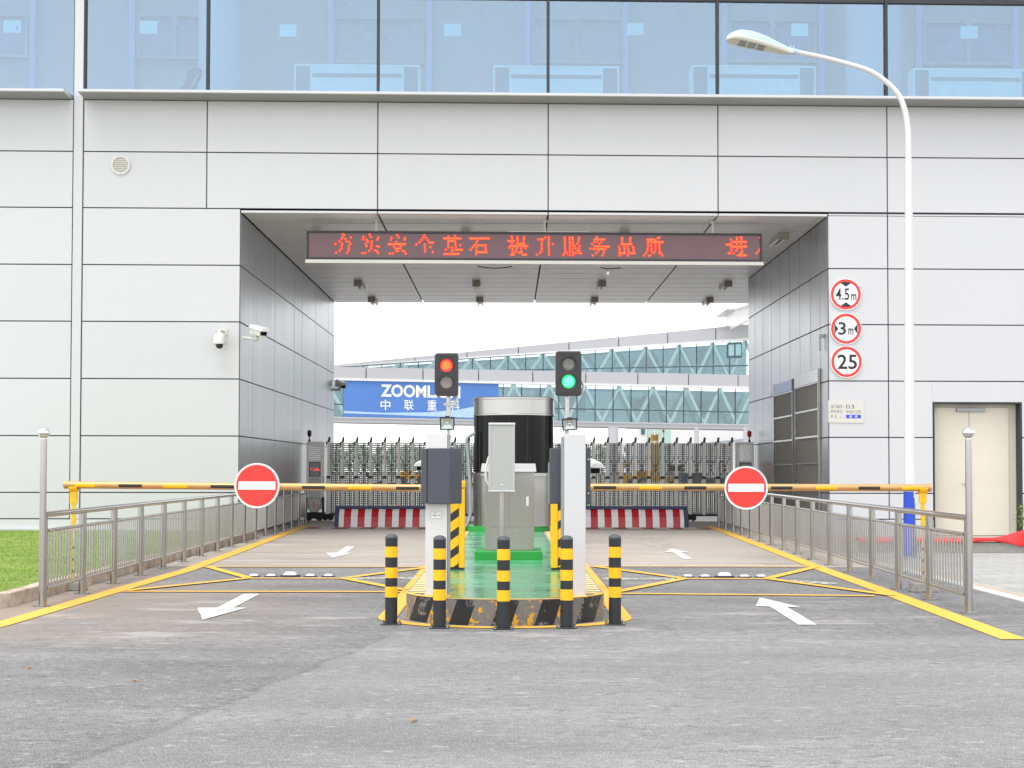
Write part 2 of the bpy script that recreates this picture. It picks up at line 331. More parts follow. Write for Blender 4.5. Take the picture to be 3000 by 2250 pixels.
    def tube(s, pts, r, n=12, m=0):
        pts = [V(p) for p in pts]; rs = r if isinstance(r, list) else [r] * len(pts); o = len(s.v); e1 = None
        for i, p in enumerate(pts):
            d = (pts[min(i + 1, len(pts) - 1)] - pts[max(i - 1, 0)]).normalized()
            if e1 is None: t = V((0, 0, 1)) if abs(d.z) < .9 else V((1, 0, 0)); e1 = (t - d * t.dot(d)).normalized()
            else: e1 = (e1 - d * e1.dot(d)).normalized()
            e2 = d.cross(e1); s.v += [p + (e1 * math.cos(2 * math.pi * k / n) + e2 * math.sin(2 * math.pi * k / n)) * rs[i] for k in range(n)]
        for i in range(len(pts) - 1):
            for k in range(n): j = (k + 1) % n; s.f.append([o + i * n + k, o + i * n + j, o + (i + 1) * n + j, o + (i + 1) * n + k]); s.m.append(m); s.sm.append(True)
        s.f.append([o + k for k in range(n)][::-1]); s.f.append([o + (len(pts) - 1) * n + k for k in range(n)]); s.m += [m, m]; s.sm += [False, False]
        return s
    def sphere(s, c, r, m=0, n=24, k=12, sz=(1, 1, 1)):
        pr = [(max(1e-4, r * math.sin(math.pi * i / k)) * sz[0], -r * math.cos(math.pi * i / k) * sz[2]) for i in range(k + 1)]
        return s.lathe(c, pr, n, m)
    def text(s, F_, body, a0, a1, b0, b1, c, m=0, bold=0.):
        cu = bpy.data.curves.new('t', 'FONT'); cu.body = body; cu.size = 1; cu.offset = bold; cu.resolution_u = 3
        ob = bpy.data.objects.new('t', cu); C.objects.link(ob)
        me = ob.evaluated_get(bpy.context.evaluated_depsgraph_get()).to_mesh()
        vs = [v.co.copy() for v in me.vertices]; fs = [tuple(p.vertices) for p in me.polygons]
        bpy.data.objects.remove(ob); bpy.data.curves.remove(cu)
        if not vs: return s
        xa = min(v.x for v in vs); xb = max(v.x for v in vs); ya = min(v.y for v in vs); yb = max(v.y for v in vs)
        return s.add([F_(a0 + (v.x - xa) / (xb - xa) * (a1 - a0), b0 + (v.y - ya) / (yb - ya) * (b1 - b0), c) for v in vs], fs, m)

WL = {}                                                  # world location of each root
def mesh_of(mb, name, mats, off):
    me = bpy.data.meshes.new(name); me.from_pydata([v - off for v in mb.v], [], mb.f)
    for m in (mats if isinstance(mats, (list, tuple)) else [mats]): me.materials.append(M[m] if isinstance(m, str) else m)
    me.polygons.foreach_set('material_index', mb.m); me.polygons.foreach_set('use_smooth', mb.sm)
    me.validate(); me.update()
    if any(mb.sm): me.set_sharp_from_angle(angle=R(38))
    return me
def part(parent, name, mb, mats, bev=0., label=None, kind=None):
    o = bpy.data.objects.new(name, mesh_of(mb, name, mats, WL[parent])); C.objects.link(o); o.parent = parent; WL[o] = WL[parent]
    if bev: b = o.modifiers.new('bevel', 'BEVEL'); b.width = bev; b.segments = 2; b.limit_method = 'ANGLE'
    if label: o['label'] = label
    if kind: o['kind'] = kind
    return o
def tag(o, label=None, cat=None, group=None, kind=None):
    if label: o['label'] = label
    if cat: o['category'] = cat
    if group: o['group'] = group
    if kind: o['kind'] = kind
    return o
def thing(name, loc, label, cat, group=None, kind=None):
    o = bpy.data.objects.new(name, None); C.objects.link(o); o.location = loc; o.empty_display_size = .2; WL[o] = V(loc); return tag(o, label, cat, group, kind)
def solo(name, mb, mats, label=None, cat=None, group=None, kind=None, bev=0.):
    xs = [v.x for v in mb.v]; ys = [v.y for v in mb.v]; off = V(((min(xs) + max(xs)) / 2, (min(ys) + max(ys)) / 2, min(v.z for v in mb.v)))
    o = bpy.data.objects.new(name, mesh_of(mb, name, mats, off)); C.objects.link(o); o.location = off; WL[o] = off
    if bev: b = o.modifiers.new('bevel', 'BEVEL'); b.width = bev; b.segments = 2; b.limit_method = 'ANGLE'
    return tag(o, label, cat, group, kind)
def dup(root, loc, label):
    def cp(o, par):
        c = o.copy(); C.objects.link(c); c.parent = par
        for ch in [x for x in bpy.data.objects if x.parent is o]: cp(ch, c)
        return c
    kids = [x for x in bpy.data.objects if x.parent is root]
    r = root.copy(); C.objects.link(r); r.location = loc; r['label'] = label; WL[r] = V(loc)
    for ch in kids: cp(ch, r)
    return r
def zz(ox, oy, s, pts): return [(ox + x / s, oy + y / s) for x, y in pts]
# ------------------------------------------------------------------ the ground
mb = MB().box(-400, 400, -60, 900, -.6, -.3); solo('ground', mb, 'soil', kind='structure')
mb = MB(); mb.box(-30, 30, -14, 15.0, -.25, 0); mb.box(-4.86, 5.24, 15.0, 21.35, -.25, 0); solo('road', mb, 'asphalt', kind='structure')
mb = MB().box(-4.86, 5.24, 21.35, 30.7, -.25, 0); mb.box(-5.6, 6.7, 31.2, 49.2, -.25, 0); mb.box(-5.35, 5.24, 30.7, 31.2, -.25, 0); solo('passage_floor', mb, 'floor', kind='structure')
mb = MB().box(-160, 160, 49.2, 320, -.25, -.002); solo('apron', mb, 'apron', kind='structure')
mb = MB().box(5.58, 16, 15.0, 25.1, -.25, .0); mb.box(5.58, 16, 25.1, 31.6, -.25, .001); solo('pavement', mb, 'paver', kind='structure')
mb = MB().box(5.40, 5.58, 15.0, 31.2, -.25, .004); solo('paved_border', mb, 'border', kind='structure')
mb = MB().box(5.24, 5.40, 15.0, 31.2, -.25, .012); solo('road_edging', mb, 'kerbwhite', kind='structure')
# kerb and lawn on the left
mb = MB(); kp = [(-6.6, 14.75), (-4.95, 14.78), (-4.86, 15.0), (-4.86, 18), (-4.9, 22), (-4.98, 26), (-5.06, 30.8)]
for (xa, ya), (xb, yb) in zip(kp, kp[1:]):
    L_ = math.hypot(xb - xa, yb - ya); k_ = max(1, round(L_ / .98)); d = V((xb - xa, yb - ya, 0)) / L_; nrm = V((d.y, -d.x, 0))
    for i in range(k_):
        a = V((xa, ya, 0)) + d * (L_ * i / k_ + .004); b = V((xa, ya, 0)) + d * (L_ * (i + 1) / k_ - .004); h_ = .145 + random.uniform(-.008, .008)
        w_ = nrm * -.13
        mb.hexa([a - V((0, 0, .1)), b - V((0, 0, .1)), b + w_ - V((0, 0, .1)), a + w_ - V((0, 0, .1)), a + V((0, 0, h_)), b + V((0, 0, h_)), b + w_ + V((0, 0, h_)), a + w_ + V((0, 0, h_))])
solo('kerb', mb, 'kerb', kind='structure', bev=.012)
lawn_pts = [(-6.3, 14.9), (-4.98, 14.9), (-5.0, 18), (-5.03, 22), (-5.1, 26), (-5.18, 30.75), (-11.4, 30.4)]
mb = MB().fpoly(Fr((0, 0, 0), (1, 0, 0), (0, 1, 0)), [(-6.35, 14.9), (-11.45, 30.4), (-16, 30.4), (-16, 14.9)][::-1], -.1, .10); solo('added_side_slab', mb, 'kerbwhite', kind='structure')  # out of view: pale slab added in place of lawn to cut green bounce
mb = MB(); fr0 = Fr((0, 0, 0), (1, 0, 0), (0, 1, 0)); mb.fpoly(fr0, lawn_pts, -.1, .12); solo('lawn', mb, 'lawn', kind='structure')
mb = MB()
for i in range(24000):
    y = 15.0 + 15.4 * random.random() ** 1.3; x = -5.08 - 5.6 * random.random() ** .8
    if x < -6.3 - (y - 14.9) * .329: continue
    if math.sin(x * 2.1 + 1.3) * math.sin(y * 1.7) > .86: continue
    h_ = random.uniform(.008, .03); a = random.uniform(0, 6.28); wd = random.uniform(.006, .014); dx, dy = math.cos(a) * wd, math.sin(a) * wd; ln = random.uniform(-.04, .04)
    mb.add([(x - dx, y - dy, .11), (x + dx, y + dy, .11), (x + ln, y + ln * .7, .12 + h_)], [(0, 1, 2)])
solo('grass', mb, 'blade', 'short bright green grass on the strip beside the left railing', None, kind='stuff')

# ------------------------------------------------------------------ markings (sheets 4 mm and more above the road)
def sheet(mb, pts, z): return mb.add([(x, y, z) for x, y in pts], [list(range(len(pts)))])
def band(mb, pts, wd, z):
    for (xa, ya), (xb, yb) in zip(pts, pts[1:]):
        d = V((xb - xa, yb - ya)).normalized(); n_ = V((-d.y, d.x)) * wd / 2
        sheet(mb, [(xa - n_.x, ya - n_.y), (xb - n_.x, yb - n_.y), (xb + n_.x, yb + n_.y), (xa + n_.x, ya + n_.y)], z); z += .0006
def gpx(ox, oy, s, pts): return [tuple(G(u, v)[:2]) for u, v in zz(ox, oy, s, pts)]
mb = MB(); band(mb, [(-4.52, 10.6), (-4.38, 13.4), (-4.33, 16.9), (-4.26, 20.4), (-4.40, 25), (-4.78, 36.2)], .20, .006)
solo('yellow_edge_line', mb, 'yellowline', kind='structure')
mb = MB(); band(mb, [(4.02, 12.25), (4.16, 16.9), (4.26, 21.3), (4.46, 27), (4.76, 36.2)], .21, .006)
solo('yellow_edge_line', mb, 'yellowline', kind='structure')
mb = MB(); band(mb, [(-4.24, 16.85), (-1.12, 16.85)], .12, .010); band(mb, [(-4.16, 21.15), (-1.12, 21.15)], .11, .010)
band(mb, [(-3.28, 18.9), (-1.95, 18.9)], .12, .010)
for a, b in (((-4.2, 16.95), (-3.2, 18.85)), ((-4.1, 21.05), (-3.2, 18.95)), ((-1.15, 17.1), (-2.0, 18.85)), ((-1.12, 21.0), (-2.0, 18.95))): band(mb, [a, b], .13, .013)
solo('yellow_lane_box', mb, 'yellowline', kind='structure')
mb = MB(); band(mb, [(1.2, 16.66), (3.9, 16.40)], .12, .010); band(mb, [(1.16, 21.35), (4.2, 21.35)], .11, .010)
band(mb, [(2.1, 18.95), (3.3, 18.95)], .12, .010)
for a, b in (((1.2, 16.9), (2.15, 18.9)), ((1.2, 21.25), (2.15, 19.0)), ((4.1, 16.45), (3.2, 18.9)), ((4.25, 21.25), (3.2, 19.0))): band(mb, [a, b], .13, .013)
solo('yellow_lane_box', mb, 'yellowline', kind='structure')
mb = MB(); sheet(mb, [(-2.0, 18.75), (-1.15, 18.75), (-1.15, 19.1), (-2.0, 19.1)], .008); solo('white_lane_bar', mb, 'wornwhite', kind='structure')
mb = MB(); sheet(mb, [(1.15, 18.75), (2.05, 18.75), (2.05, 19.1), (1.15, 19.1)], .008); sheet(mb, [(1.2, 21.45), (4.1, 21.45), (4.1, 21.62), (1.2, 21.62)], .008); sheet(mb, [(3.35, 18.55), (3.75, 18.0), (3.95, 18.2), (3.5, 18.75)], .008); solo('white_lane_bar', mb, 'wornwhite', kind='structure')
def arrow(name, ox, oy, s, shaft, head, m):
    mb = MB(); sheet(mb, gpx(ox, oy, s, shaft), .006); sheet(mb, gpx(ox, oy, s, head), .0075); solo(name, mb, m, kind='structure')
arrow('painted_arrow', 0, 1400, 2.212, [(1580, 755), (1682, 755), (1505, 848), (1398, 850)], [(1284, 846), (1597, 846), (1312, 924), (1300, 890), (1285, 868)], 'whiteline')
arrow('painted_arrow', 2000, 1400, 2.212, [(566, 838), (672, 838), (868, 955), (752, 955)], [(474, 836), (500, 779), (762, 842)], 'whiteline')
arrow('painted_arrow', 850, 1150, 3.318, [(545, 1500), (630, 1500), (536, 1563), (448, 1565)], [(343, 1562), (608, 1562), (410, 1610)], 'whiteline')
arrow('painted_arrow', 1750, 1150, 3.318, [(735, 1556), (810, 1556), (926, 1621), (835, 1621)], [(652, 1556), (716, 1521), (906, 1558)], 'whiteline')
for t_, (u0, u1, v0, v1) in (('限', (1868, 1962, 1573, 1586)), ('15', (1902, 1998, 1591, 1602))):
    a = G(u0, v1); b = G(u1, v1); c = G(u0, v0); ft = Fr((a.x, a.y, 0), (1, 0, 0), (0, 1, 0)); mb = MB()
    mb.text(ft, t_, 0, b.x - a.x, 0, c.y - a.y, .007, 0, .02); solo('worn_road_lettering', mb, 'wornwhite', kind='structure')
mb = MB(); a = G(1850, 1567); sheet(mb, [(a.x, a.y), (a.x + .45, a.y), (a.x + .5, a.y + .35), (a.x + .02, a.y + .35)], .007); solo('worn_road_patch', mb, 'wornwhite', kind='structure')
mb = MB(); sheet(mb, [(-4.6, 34.55), (-1.15, 34.55), (-1.15, 35.55), (-4.6, 35.55)], .007); sheet(mb, [(1.15, 34.55), (4.6, 34.55), (4.6, 35.55), (1.15, 35.55)], .007); solo('painted_blocker_apron', mb, 'floorstripe', kind='structure')

# ------------------------------------------------------------------ the traffic island
def arc(cx, cy, rx, ry, n=40, a0=math.pi, a1=2 * math.pi): return [(cx + rx * math.cos(a0 + (a1 - a0) * i / n), cy + ry * math.sin(a0 + (a1 - a0) * i / n)) for i in range(n + 1)]
IC = -.03; IY = 14.05; IH = .22; IB = 31.2
isl = thing('traffic_island', (IC, IY, 0), None, None, kind='structure')
out = arc(IC, IY, .90, .78) + [(IC + .90, IB), (IC - .90, IB)]
inn = arc(IC, IY, .885, .765)
mb = MB(); n_ = len(out)
mb.add([(x, y, -.05) for x, y in out] + [(x, y, IH) for x, y in out], [(i, (i + 1) % n_, n_ + (i + 1) % n_, n_ + i) for i in range(n_)] )
part(isl, 'kerb_face', mb, 'kerbface')
mb = MB(); mb.add([(x, y, IH) for x, y in out], [list(range(n_))]); part(isl, 'island_top', mb, 'concrete')
mb = MB(); g = arc(IC, IY, .66, .70); g += [(IC + .66, IB - .05), (IC - .66, IB - .05)]; sheet(mb, g, IH + .005); part(isl, 'green_floor', mb, 'greenfloor')
mb = MB()
for s_ in (-1, 1): sheet(mb, [(IC + s_ * .68, IY - .1), (IC + s_ * .88, IY - .1), (IC + s_ * .88, IB - .1), (IC + s_ * .68, IB - .1)][::s_], IH + .006)
part(isl, 'edge_strip', mb, 'zebra')
mb = MB(); o1 = arc(IC, IY - .02, .895, .755); o2 = arc(IC, IY - .02, .83, .70)
for i in range(len(o1) - 1): sheet(mb, [o1[i], o1[i + 1], o2[i + 1], o2[i]], IH + .008)
part(isl, 'rim_line', mb, 'yellowline')
mb = MB().box(-.42, .425, 19.07, 20.0, IH, .33); part(isl, 'plinth', mb, 'greenside', .008)
mb = MB().lathe((-.04, 28.25, IH), [(.80, 0), (.80, .10)], 48); part(isl, 'booth_plinth', mb, 'greenside')
mb = MB(); o1 = arc(IC, 14.0, 1.15, .96); o2 = arc(IC, 14.0, .98, .82)
for i in range(len(o1) - 1): sheet(mb, [o1[i], o1[i + 1], o2[i + 1], o2[i]], .006)
for s_ in (-1, 1): sheet(mb, [(IC + s_ * .98, 14.0), (IC + s_ * 1.15, 14.0), (IC + s_ * 1.14, 33), (IC + s_ * 1.0, 33)][::s_], .0072)
solo('yellow_island_line', mb, 'yellowline', kind='structure')

# ------------------------------------------------------------------ the building with its drive-through
bld = thing('passage_building', (0, Y0, 0), 'long silver panel-clad building with a band of blue windows and a wide drive-through', 'building')
zr = [PF(300, v).z for v in (1520, 1443, 1277, 1109.5, 942, 776, 609.5, 445, 293)]
XL, XR = PF(703, 1000).x, PF(2426, 1000).x
ZC = PF(1500, 629).z
XP0, XP1 = PF(217.5, 300).x, PF(247, 300).x
XS = [PF(u, 330).x for u in (608, 1107.5, 1606, 2102.5, 2597)]; XE0, XE1 = -17., 17.
ZLED = zr[-1]; ZTOP = 13.0
DX0, DX1, DZ = PF(2733, 1300).x, PF(2992, 1300).x, PF(2860, 1178.6).z
YL, YR = 47.6, 41.6                                     # where the two passage walls end
g = .011
holes = [(XL, XR, -1, ZC + .0), (DX0, DX1, -1, DZ)]
def cut(rects, h):
    res = []
    for x0, x1, z0, z1 in rects:
        if x1 <= h[0] or x0 >= h[1] or z1 <= h[2] or z0 >= h[3]: res.append((x0, x1, z0, z1)); continue
        if x0 < h[0]: res.append((x0, h[0] - g, z0, z1))
        if x1 > h[1]: res.append((h[1] + g, x1, z0, z1))
        a, b = max(x0, h[0]), min(x1, h[1])
        if z1 > h[3]: res.append((max(x0, h[0] - g), min(x1, h[1] + g), max(h[3] + g * .2, z0), z1))
    return res
mb = MB()
cols_all = [XE0, XP0, XP1] + XS + [XS[-1] + 3.43, XE1 + .4]
for i in range(len(zr) - 1):
    z0, z1 = zr[i] + g, zr[i + 1] - g
    xs = list(cols_all)
    if i < 6: xs = [XE0, XP0, XP1, XL, XR, XS[-1], XS[-1] + 3.43, XE1 + .4]
    for a, b in zip(xs, xs[1:]):
        if i < 6 and a == XL: continue
        if a == XP0: continue
        rects = [(a + g, b - g, z0, ZC + .02 - g if i == 5 and a >= XR else z1)]
        rects = cut(rects, holes[1])
        for x0, x1, c0, c1 in rects:
            if x1 - x0 > .02 and c1 - c0 > .02: mb.sbox(x0, x1, -.035, -.001, c0, c1)
part(bld, 'wall_cladding', mb, 'clad', .006)
# header strip over the opening, running on to the right as a narrow course
mb = MB(); ZH = zr[6]
for a, b in zip([XL] + XS[1:4], XS[1:4] + [XR]): mb.sbox(a + g, b - g, -.035, .10, ZC, ZH - .034)
for a, b in ((XR, XS[4]), (XS[4], XS[4] + 3.43), (XS[4] + 3.43, XE1)): mb.sbox(a + g, b - g, -.036, -.001, ZC + .02, ZH - .03)
part(bld, 'header_strip', mb, 'pale', .004)
mb = MB(); mb.sbox(XP0 + g, XP1 - g, -.05, -.001, .34, 13.0); part(bld, 'pilaster', mb, 'clad', .006)
for xa, xb in ((XE0, XL - .02), (XR + .02, DX0 - g), (DX1 + g, XE1)): mb = MB(); mb.sbox(xa, xb, -.05, -.002, 0, zr[0] - g); part(bld, 'base_course', mb, 'pale', .004)
mb = MB().sbox(XE0, XL - .02, -.16, -.051, .05, .16); part(bld, 'base_step', mb, 'pale', .004)
# the dark body behind the joints (blocks either side and the beam across)
def skew(mb, x0, x1, ya, yb, z0, z1):                   # front follows the facade, back square
    mb.hexa([(x0, Y0 + K * x0 + ya, z0), (x1, Y0 + K * x1 + ya, z0), (x1, yb, z0), (x0, yb, z0), (x0, Y0 + K * x0 + ya, z1), (x1, Y0 + K * x1 + ya, z1), (x1, yb, z1), (x0, yb, z1)])
mb = MB(); skew(mb, XE0, XL - .012, 0, YL - .02, 0, ZC + .1); skew(mb, DX1 + .1, XE1, 0, YR - .02, 0, ZC + .1); skew(mb, XR + .012, DX0 - .1, 0, YR - .02, 0, ZC + .1)
skew(mb, DX0 - .1, DX1 + .1, .5, YR - .02, 0, ZC + .1); mb.sbox(DX0 - .1, DX1 + .1, 0, .5, DZ + .06, ZC + .1)
skew(mb, XE0, XE1, 0.11, YL, ZC + .1, ZLED + .02); mb.sbox(XE0, XE1, 0, .11, ZC + .1, ZLED + .02)
part(bld, 'wall_core', mb, 'joint')
# ledge
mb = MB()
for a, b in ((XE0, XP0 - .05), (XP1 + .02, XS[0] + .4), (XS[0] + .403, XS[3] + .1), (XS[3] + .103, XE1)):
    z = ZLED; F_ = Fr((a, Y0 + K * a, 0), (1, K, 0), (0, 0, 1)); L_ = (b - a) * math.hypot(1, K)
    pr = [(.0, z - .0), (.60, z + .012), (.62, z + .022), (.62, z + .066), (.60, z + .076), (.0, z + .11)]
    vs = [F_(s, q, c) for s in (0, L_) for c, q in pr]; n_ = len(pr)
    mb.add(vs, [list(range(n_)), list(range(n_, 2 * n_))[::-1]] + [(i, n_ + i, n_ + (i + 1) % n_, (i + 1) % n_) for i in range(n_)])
    mb.m[-n_] = 1  # underside face takes the painted-shade colour
part(bld, 'ledge', mb, ['ledge', 'ledgeshade'])
# passage walls
def passage_wall(name, X, sgn, ys):
    mb = MB(); mj = MB()
    for i in range(6):
        z0, z1 = (zr[i] if i else .02), (zr[i + 1] if i < 5 else ZC)
        if i == 0: z0 = .02
        for a, b in zip(ys, ys[1:]): mb.box(*sorted((X, X + sgn * .011)), a + .018, b - .018, z0 + .012, z1 - (.012 if i < 5 else .0))
    return part(bld, name, mb, 'steelwall', .003)
yl0, yr0 = Y0 + K * XL + .02, Y0 + K * XR + .02
passage_wall('passage_wall', XL, -1, [yl0, 32.4, 35.4, 38.7, 40.1, 42.9, 45.9, 46.9, YL - .03])
passage_wall('passage_wall', XR, 1, [yr0, 32.0, 33.0, 34.2, 35.45, 36.7, 37.95, 39.2, 40.45, YR - .03])
p_ = PX(2412, 985, XR); mb = MB().box(XR - .09, XR - .001, p_.y - .03, p_.y + .03, p_.z - .04, p_.z + .04); mb.box(XR - .09, XR - .05, p_.y - .02, p_.y + .02, p_.z - .3, p_.z - .04); part(bld, 'wall_bracket', mb, 'stand')
mb = MB().box(XL + .002, XL + .02, 31.1, 47.4, .02, .42); part(bld, 'skirting', mb, 'steelwall'); mb = MB().box(XR - .02, XR - .002, 31.4, 41.4, .02, .2); part(bld, 'skirting', mb, 'steelwall')
# soffit: strips across the passage, cut by the four long seams
mb = MB(); ysf = [Y0 + .1 + i * 1.03 for i in range(17)]
xc = [XL + .012] + [XS[1], XS[2], XS[3]] + [XR + 2.5]
for a, b in zip(xc, xc[1:]):
    for i, (y0, y1) in enumerate(zip(ysf, ysf[1:])):
        s0 = K * (a + b) / 2 if i == 0 else 0
        x1 = min(b, XR - .002) if y1 < YR else b
        if i == 0: mb.hexa([(a + .02, Y0 + K * a + .11, ZC + .002), (x1 - .02, Y0 + K * x1 + .11, ZC + .002), (x1 - .02, y1 - .025, ZC + .002), (a + .02, y1 - .025, ZC + .002), (a + .02, Y0 + K * a + .11, ZC + .06), (x1 - .02, Y0 + K * x1 + .11, ZC + .06), (x1 - .02, y1 - .025, ZC + .06), (a + .02, y1 - .025, ZC + .06)])
        else: mb.box(a + .02, x1 - .02, y0 + .025, y1 - .025, ZC + .002, ZC + .06)
part(bld, 'soffit', mb, 'ceil', .003)
# two mesh doors on the right passage wall
def mesh_door(ya, yb, ztop, head):
    z0 = .35; x = XR - .06; fr = MB()
    for y in (ya, yb - .05): fr.box(x, x + .05, y, y + .05, z0, ztop)
    nz = 5
    for i in range(nz + 1): z = z0 + (ztop - .28 - z0) * i / nz; fr.box(x + .004, x + .046, ya + .05, yb - .05, z - .02, z + .02)
    d = part(bld, 'mesh_door', fr, 'steel2')
    m_ = MB(); k_ = int((yb - ya) / .05)
    for i in range(k_): y = ya + .05 + (yb - ya - .1) * (i + .5) / k_; m_.box(x + .018, x + .026, y - .006, y + .006, z0, ztop - .28)
    for i in range(int((ztop - .28 - z0) / .06)): z = z0 + i * .06; m_.box(x + .027, x + .033, ya + .05, yb - .05, z, z + .018)
    part(d, 'mesh', m_, 'mesh')
    h_ = MB().box(x - .012, x + .04, ya + .02, yb - .02, ztop - .27, ztop - .02); part(d, 'header', h_, head)
    b_ = MB().box(XR - .006, XR - .001, ya, yb, z0, ztop); part(d, 'backing', b_, 'gatedark')
M['headblue'] = plain('header_blue_film', (126, 152, 200), .35, 0, .25, 9); M['headwhite'] = plain('header_white_film', (214, 218, 222), .35, 0, .1, 6)
mesh_door(31.95, 34.55, 3.46, 'headwhite'); mesh_door(34.85, 37.35, 3.42, 'headblue')
# double door in its recess
fr = MB(); fr.sbox(DX0, DX0 + .03, -.03, .3, 0, DZ); fr.sbox(DX1 - .03, DX1, -.03, .3, 0, DZ); fr.sbox(DX0 + .03, DX1 - .03, -.03, .3, DZ - .03, DZ); part(bld, 'door_surround', fr, 'dark')
dr = MB(); dr.sbox(DX0 + .03, DX1 - .03, .24, .30, DZ - .09, DZ - .03); dr.sbox(DX0 + .03, DX0 + .07, .24, .30, 0, DZ - .09); dr.sbox(DX1 - .19, DX1 - .03, .24, .30, 0, DZ - .09)
door = part(bld, 'door', dr, 'cream', .004)
xm = PF(2848, 1300).x
for a, b in ((DX0 + .07, xm), (xm, DX1 - .19)):
    lf = MB().sbox(a + .004, b - .004, .20, .25, .01, DZ - .095); part(door, 'leaf', lf, 'cream', .004)
F_ = Fr((PF(2838, 1420).x, Y0 + K * 8 + .2 + .02, 0), (1, K, 0)); z = PF(2838, 1419).z
hd = MB().fbox(F_, -.10, .03, z - .012, z + .012, .05, .07); hd.fbox(F_, .0, .03, z - .05, z + .05, -.01, .03); part(door, 'handle', hd, 'steel', .004)
a, b = PF(2809, 1195), PF(2893, 1205); cl = MB().sbox(a.x, b.x, .12, .2, b.z, a.z); part(door, 'door_closer', cl, 'stand', .006)
kn = MB(); F_ = Fr((DX0 + .15, Y0 + K * DX0 + .2, 0), (1, K, 0)); kn.ring(F_, 0, PF(2745, 1203).z, 0, .03, 0, .012, 0, 20); part(door, 'round_plate', kn, 'white')
# vent
F_ = Fr(PF(355, 484.6) + V((0, -.035, 0)), (1, K, 0)); vt = MB(); vt.ring(F_, 0, 0, .155, .195, 0, .03); vt.ring(F_, 0, 0, 0, .155, 0, .006)
for i in range(8):
    z = -.135 + i * .0386; hw = math.sqrt(max(.001, .155 ** 2 - z * z)); vt.hexa([F_(-hw, z - .008, .022), F_(hw, z - .008, .022), F_(hw, z + .004, .004), F_(-hw, z + .004, .004), F_(-hw, z - .002, .028), F_(hw, z - .002, .028), F_(hw, z + .012, .008), F_(-hw, z + .012, .008)])
part(bld, 'vent', vt, 'offwhite')
# ---- glazed storey
ZG0 = ZLED + .10; ZG1 = PF(2500, 9).z; bays = [(XE0, XP0 - 3.2), (XP0 - 3.2, XP0), (XP1, XS[0])] + list(zip(XS, XS[1:])) + [(XS[4], XS[4] + 3.43), (XS[4] + 3.43, XE1)]
for a, b in bays:
    fr = MB(); fr.sbox(a - .028, a + .028, -.045, .1, ZG0, ZTOP); fr.sbox(a + .028, b - .028, -.02, .1, ZG1, ZG1 + .1); fr.sbox(a + .028, b - .028, -.02, .1, ZTOP - .08, ZTOP)
    wn = part(bld, 'window', fr, 'dark', .004)
    pn = MB(); pn.sbox(a + .028, b - .028, .03, .042, ZG0, ZG1); pn.sbox(a + .028, b - .028, .03, .042, ZG1 + .1, ZTOP - .08); part(wn, 'pane', pn, 'winglass')  # second box: unseen upper glazing row, added to admit light
rf = MB(); rf.sbox(XE0, XE1, .1, 9, ZTOP, ZTOP + .04); part(bld, 'added_light_roof', rf, 'lightroof')  # clear roof added out of view to let sky light in
mb = MB().sbox(XE0, XE1, .1, 9, ZLED + .02, ZLED + .06); part(bld, 'room_floor', mb, 'room')
DB = 4.6
mb = MB().sbox(XE0, XE1, DB, DB + .2, ZLED + .06, ZTOP); mb.sbox(XE0 - .2, XE0, 0, DB, ZLED, ZTOP); mb.sbox(XE1, XE1 + .2, 0, DB, ZLED, ZTOP); part(bld, 'back_wall', mb, 'room')
def back(u, v): return PF(u, v, -DB + .05)
for u in (99, 390, 970, 1258, 1546, 1832, 2121, 2405, 2690, 2972):
    x = back(u, 100).x; mb = MB().sbox(x - .065, x + .065, DB - .16, DB - .002, ZLED + .06, ZTOP); part(bld, 'wall_post', mb, 'roompost')
for i, (u0, u1, uc, v0, v1) in enumerate(((-130, 84, -20, 40, 167), (400, 590, 512, 42, 172), (976, 1246, 1112, 50, 186), (1556, 1826, 1690, 52, 186), (2133, 2392, 2263, 56, 182), (2703, 2966, 2835, 62, 190))):
    a, b = back(u0, v1), back(u1, v0); m_ = back(uc, 100).x; fr = MB()
    for x0, x1, z0, z1 in ((a.x, a.x + .07, a.z, b.z), (b.x - .07, b.x, a.z, b.z), (m_ - .05, m_ + .05, a.z + .07, b.z - .07), (a.x + .07, b.x - .07, a.z, a.z + .07), (a.x + .07, b.x - .07, b.z - .07, b.z)): fr.sbox(x0, x1, DB - .08, DB - .003, z0, z1)
    f_ = part(bld, 'inner_window', fr, 'room'); pn = MB().sbox(a.x + .07, b.x - .07, DB - .03, DB - .004, a.z + .07, b.z - .07); part(f_, 'dark_opening', pn, 'roomdark' if i in (0, 1, 4, 5) else 'inwin')
mb = MB()
for u0, u1 in ((99, -180), (390, 680), (970, 1258), (1546, 1832), (2121, 2405), (2690, 2972)):
    a, b = back(u0, 235), back(u1, -65); c, d = back(u0, -65), back(u1, 235)
    mb.tube([a + V((0, -.1, 0)), b + V((0, -.1, 0))], .009, 6); mb.tube([c + V((0, -.12, 0)), d + V((0, -.12, 0))], .009, 6)
part(bld, 'cross_bracing', mb, 'roompost')
for u0, u1 in ((572, 694), (2490, 2652)):
    x0, x1 = PF(u0, 100, -2.2).x, PF(u1, 100, -2.2).x; mb = MB().lathe(((x0 + x1) / 2, Y0 + K * x0 + 2.6, ZLED + .06), [((x1 - x0) / 2, 0), ((x1 - x0) / 2, ZTOP - ZLED - .1)], 32); part(bld, 'room_column', mb, 'roomcol')
for u, v in ((1011, 12), (1410, 28), (1989, 32), (2522, 30)):
    F_ = Fr(back(u, v), (1, K, 0)); mb = MB(); mb.ring(F_, 0, 0, 0, .05, 0, .03, 0, 16); part(bld, 'pipe_stub', mb, 'roomdark')

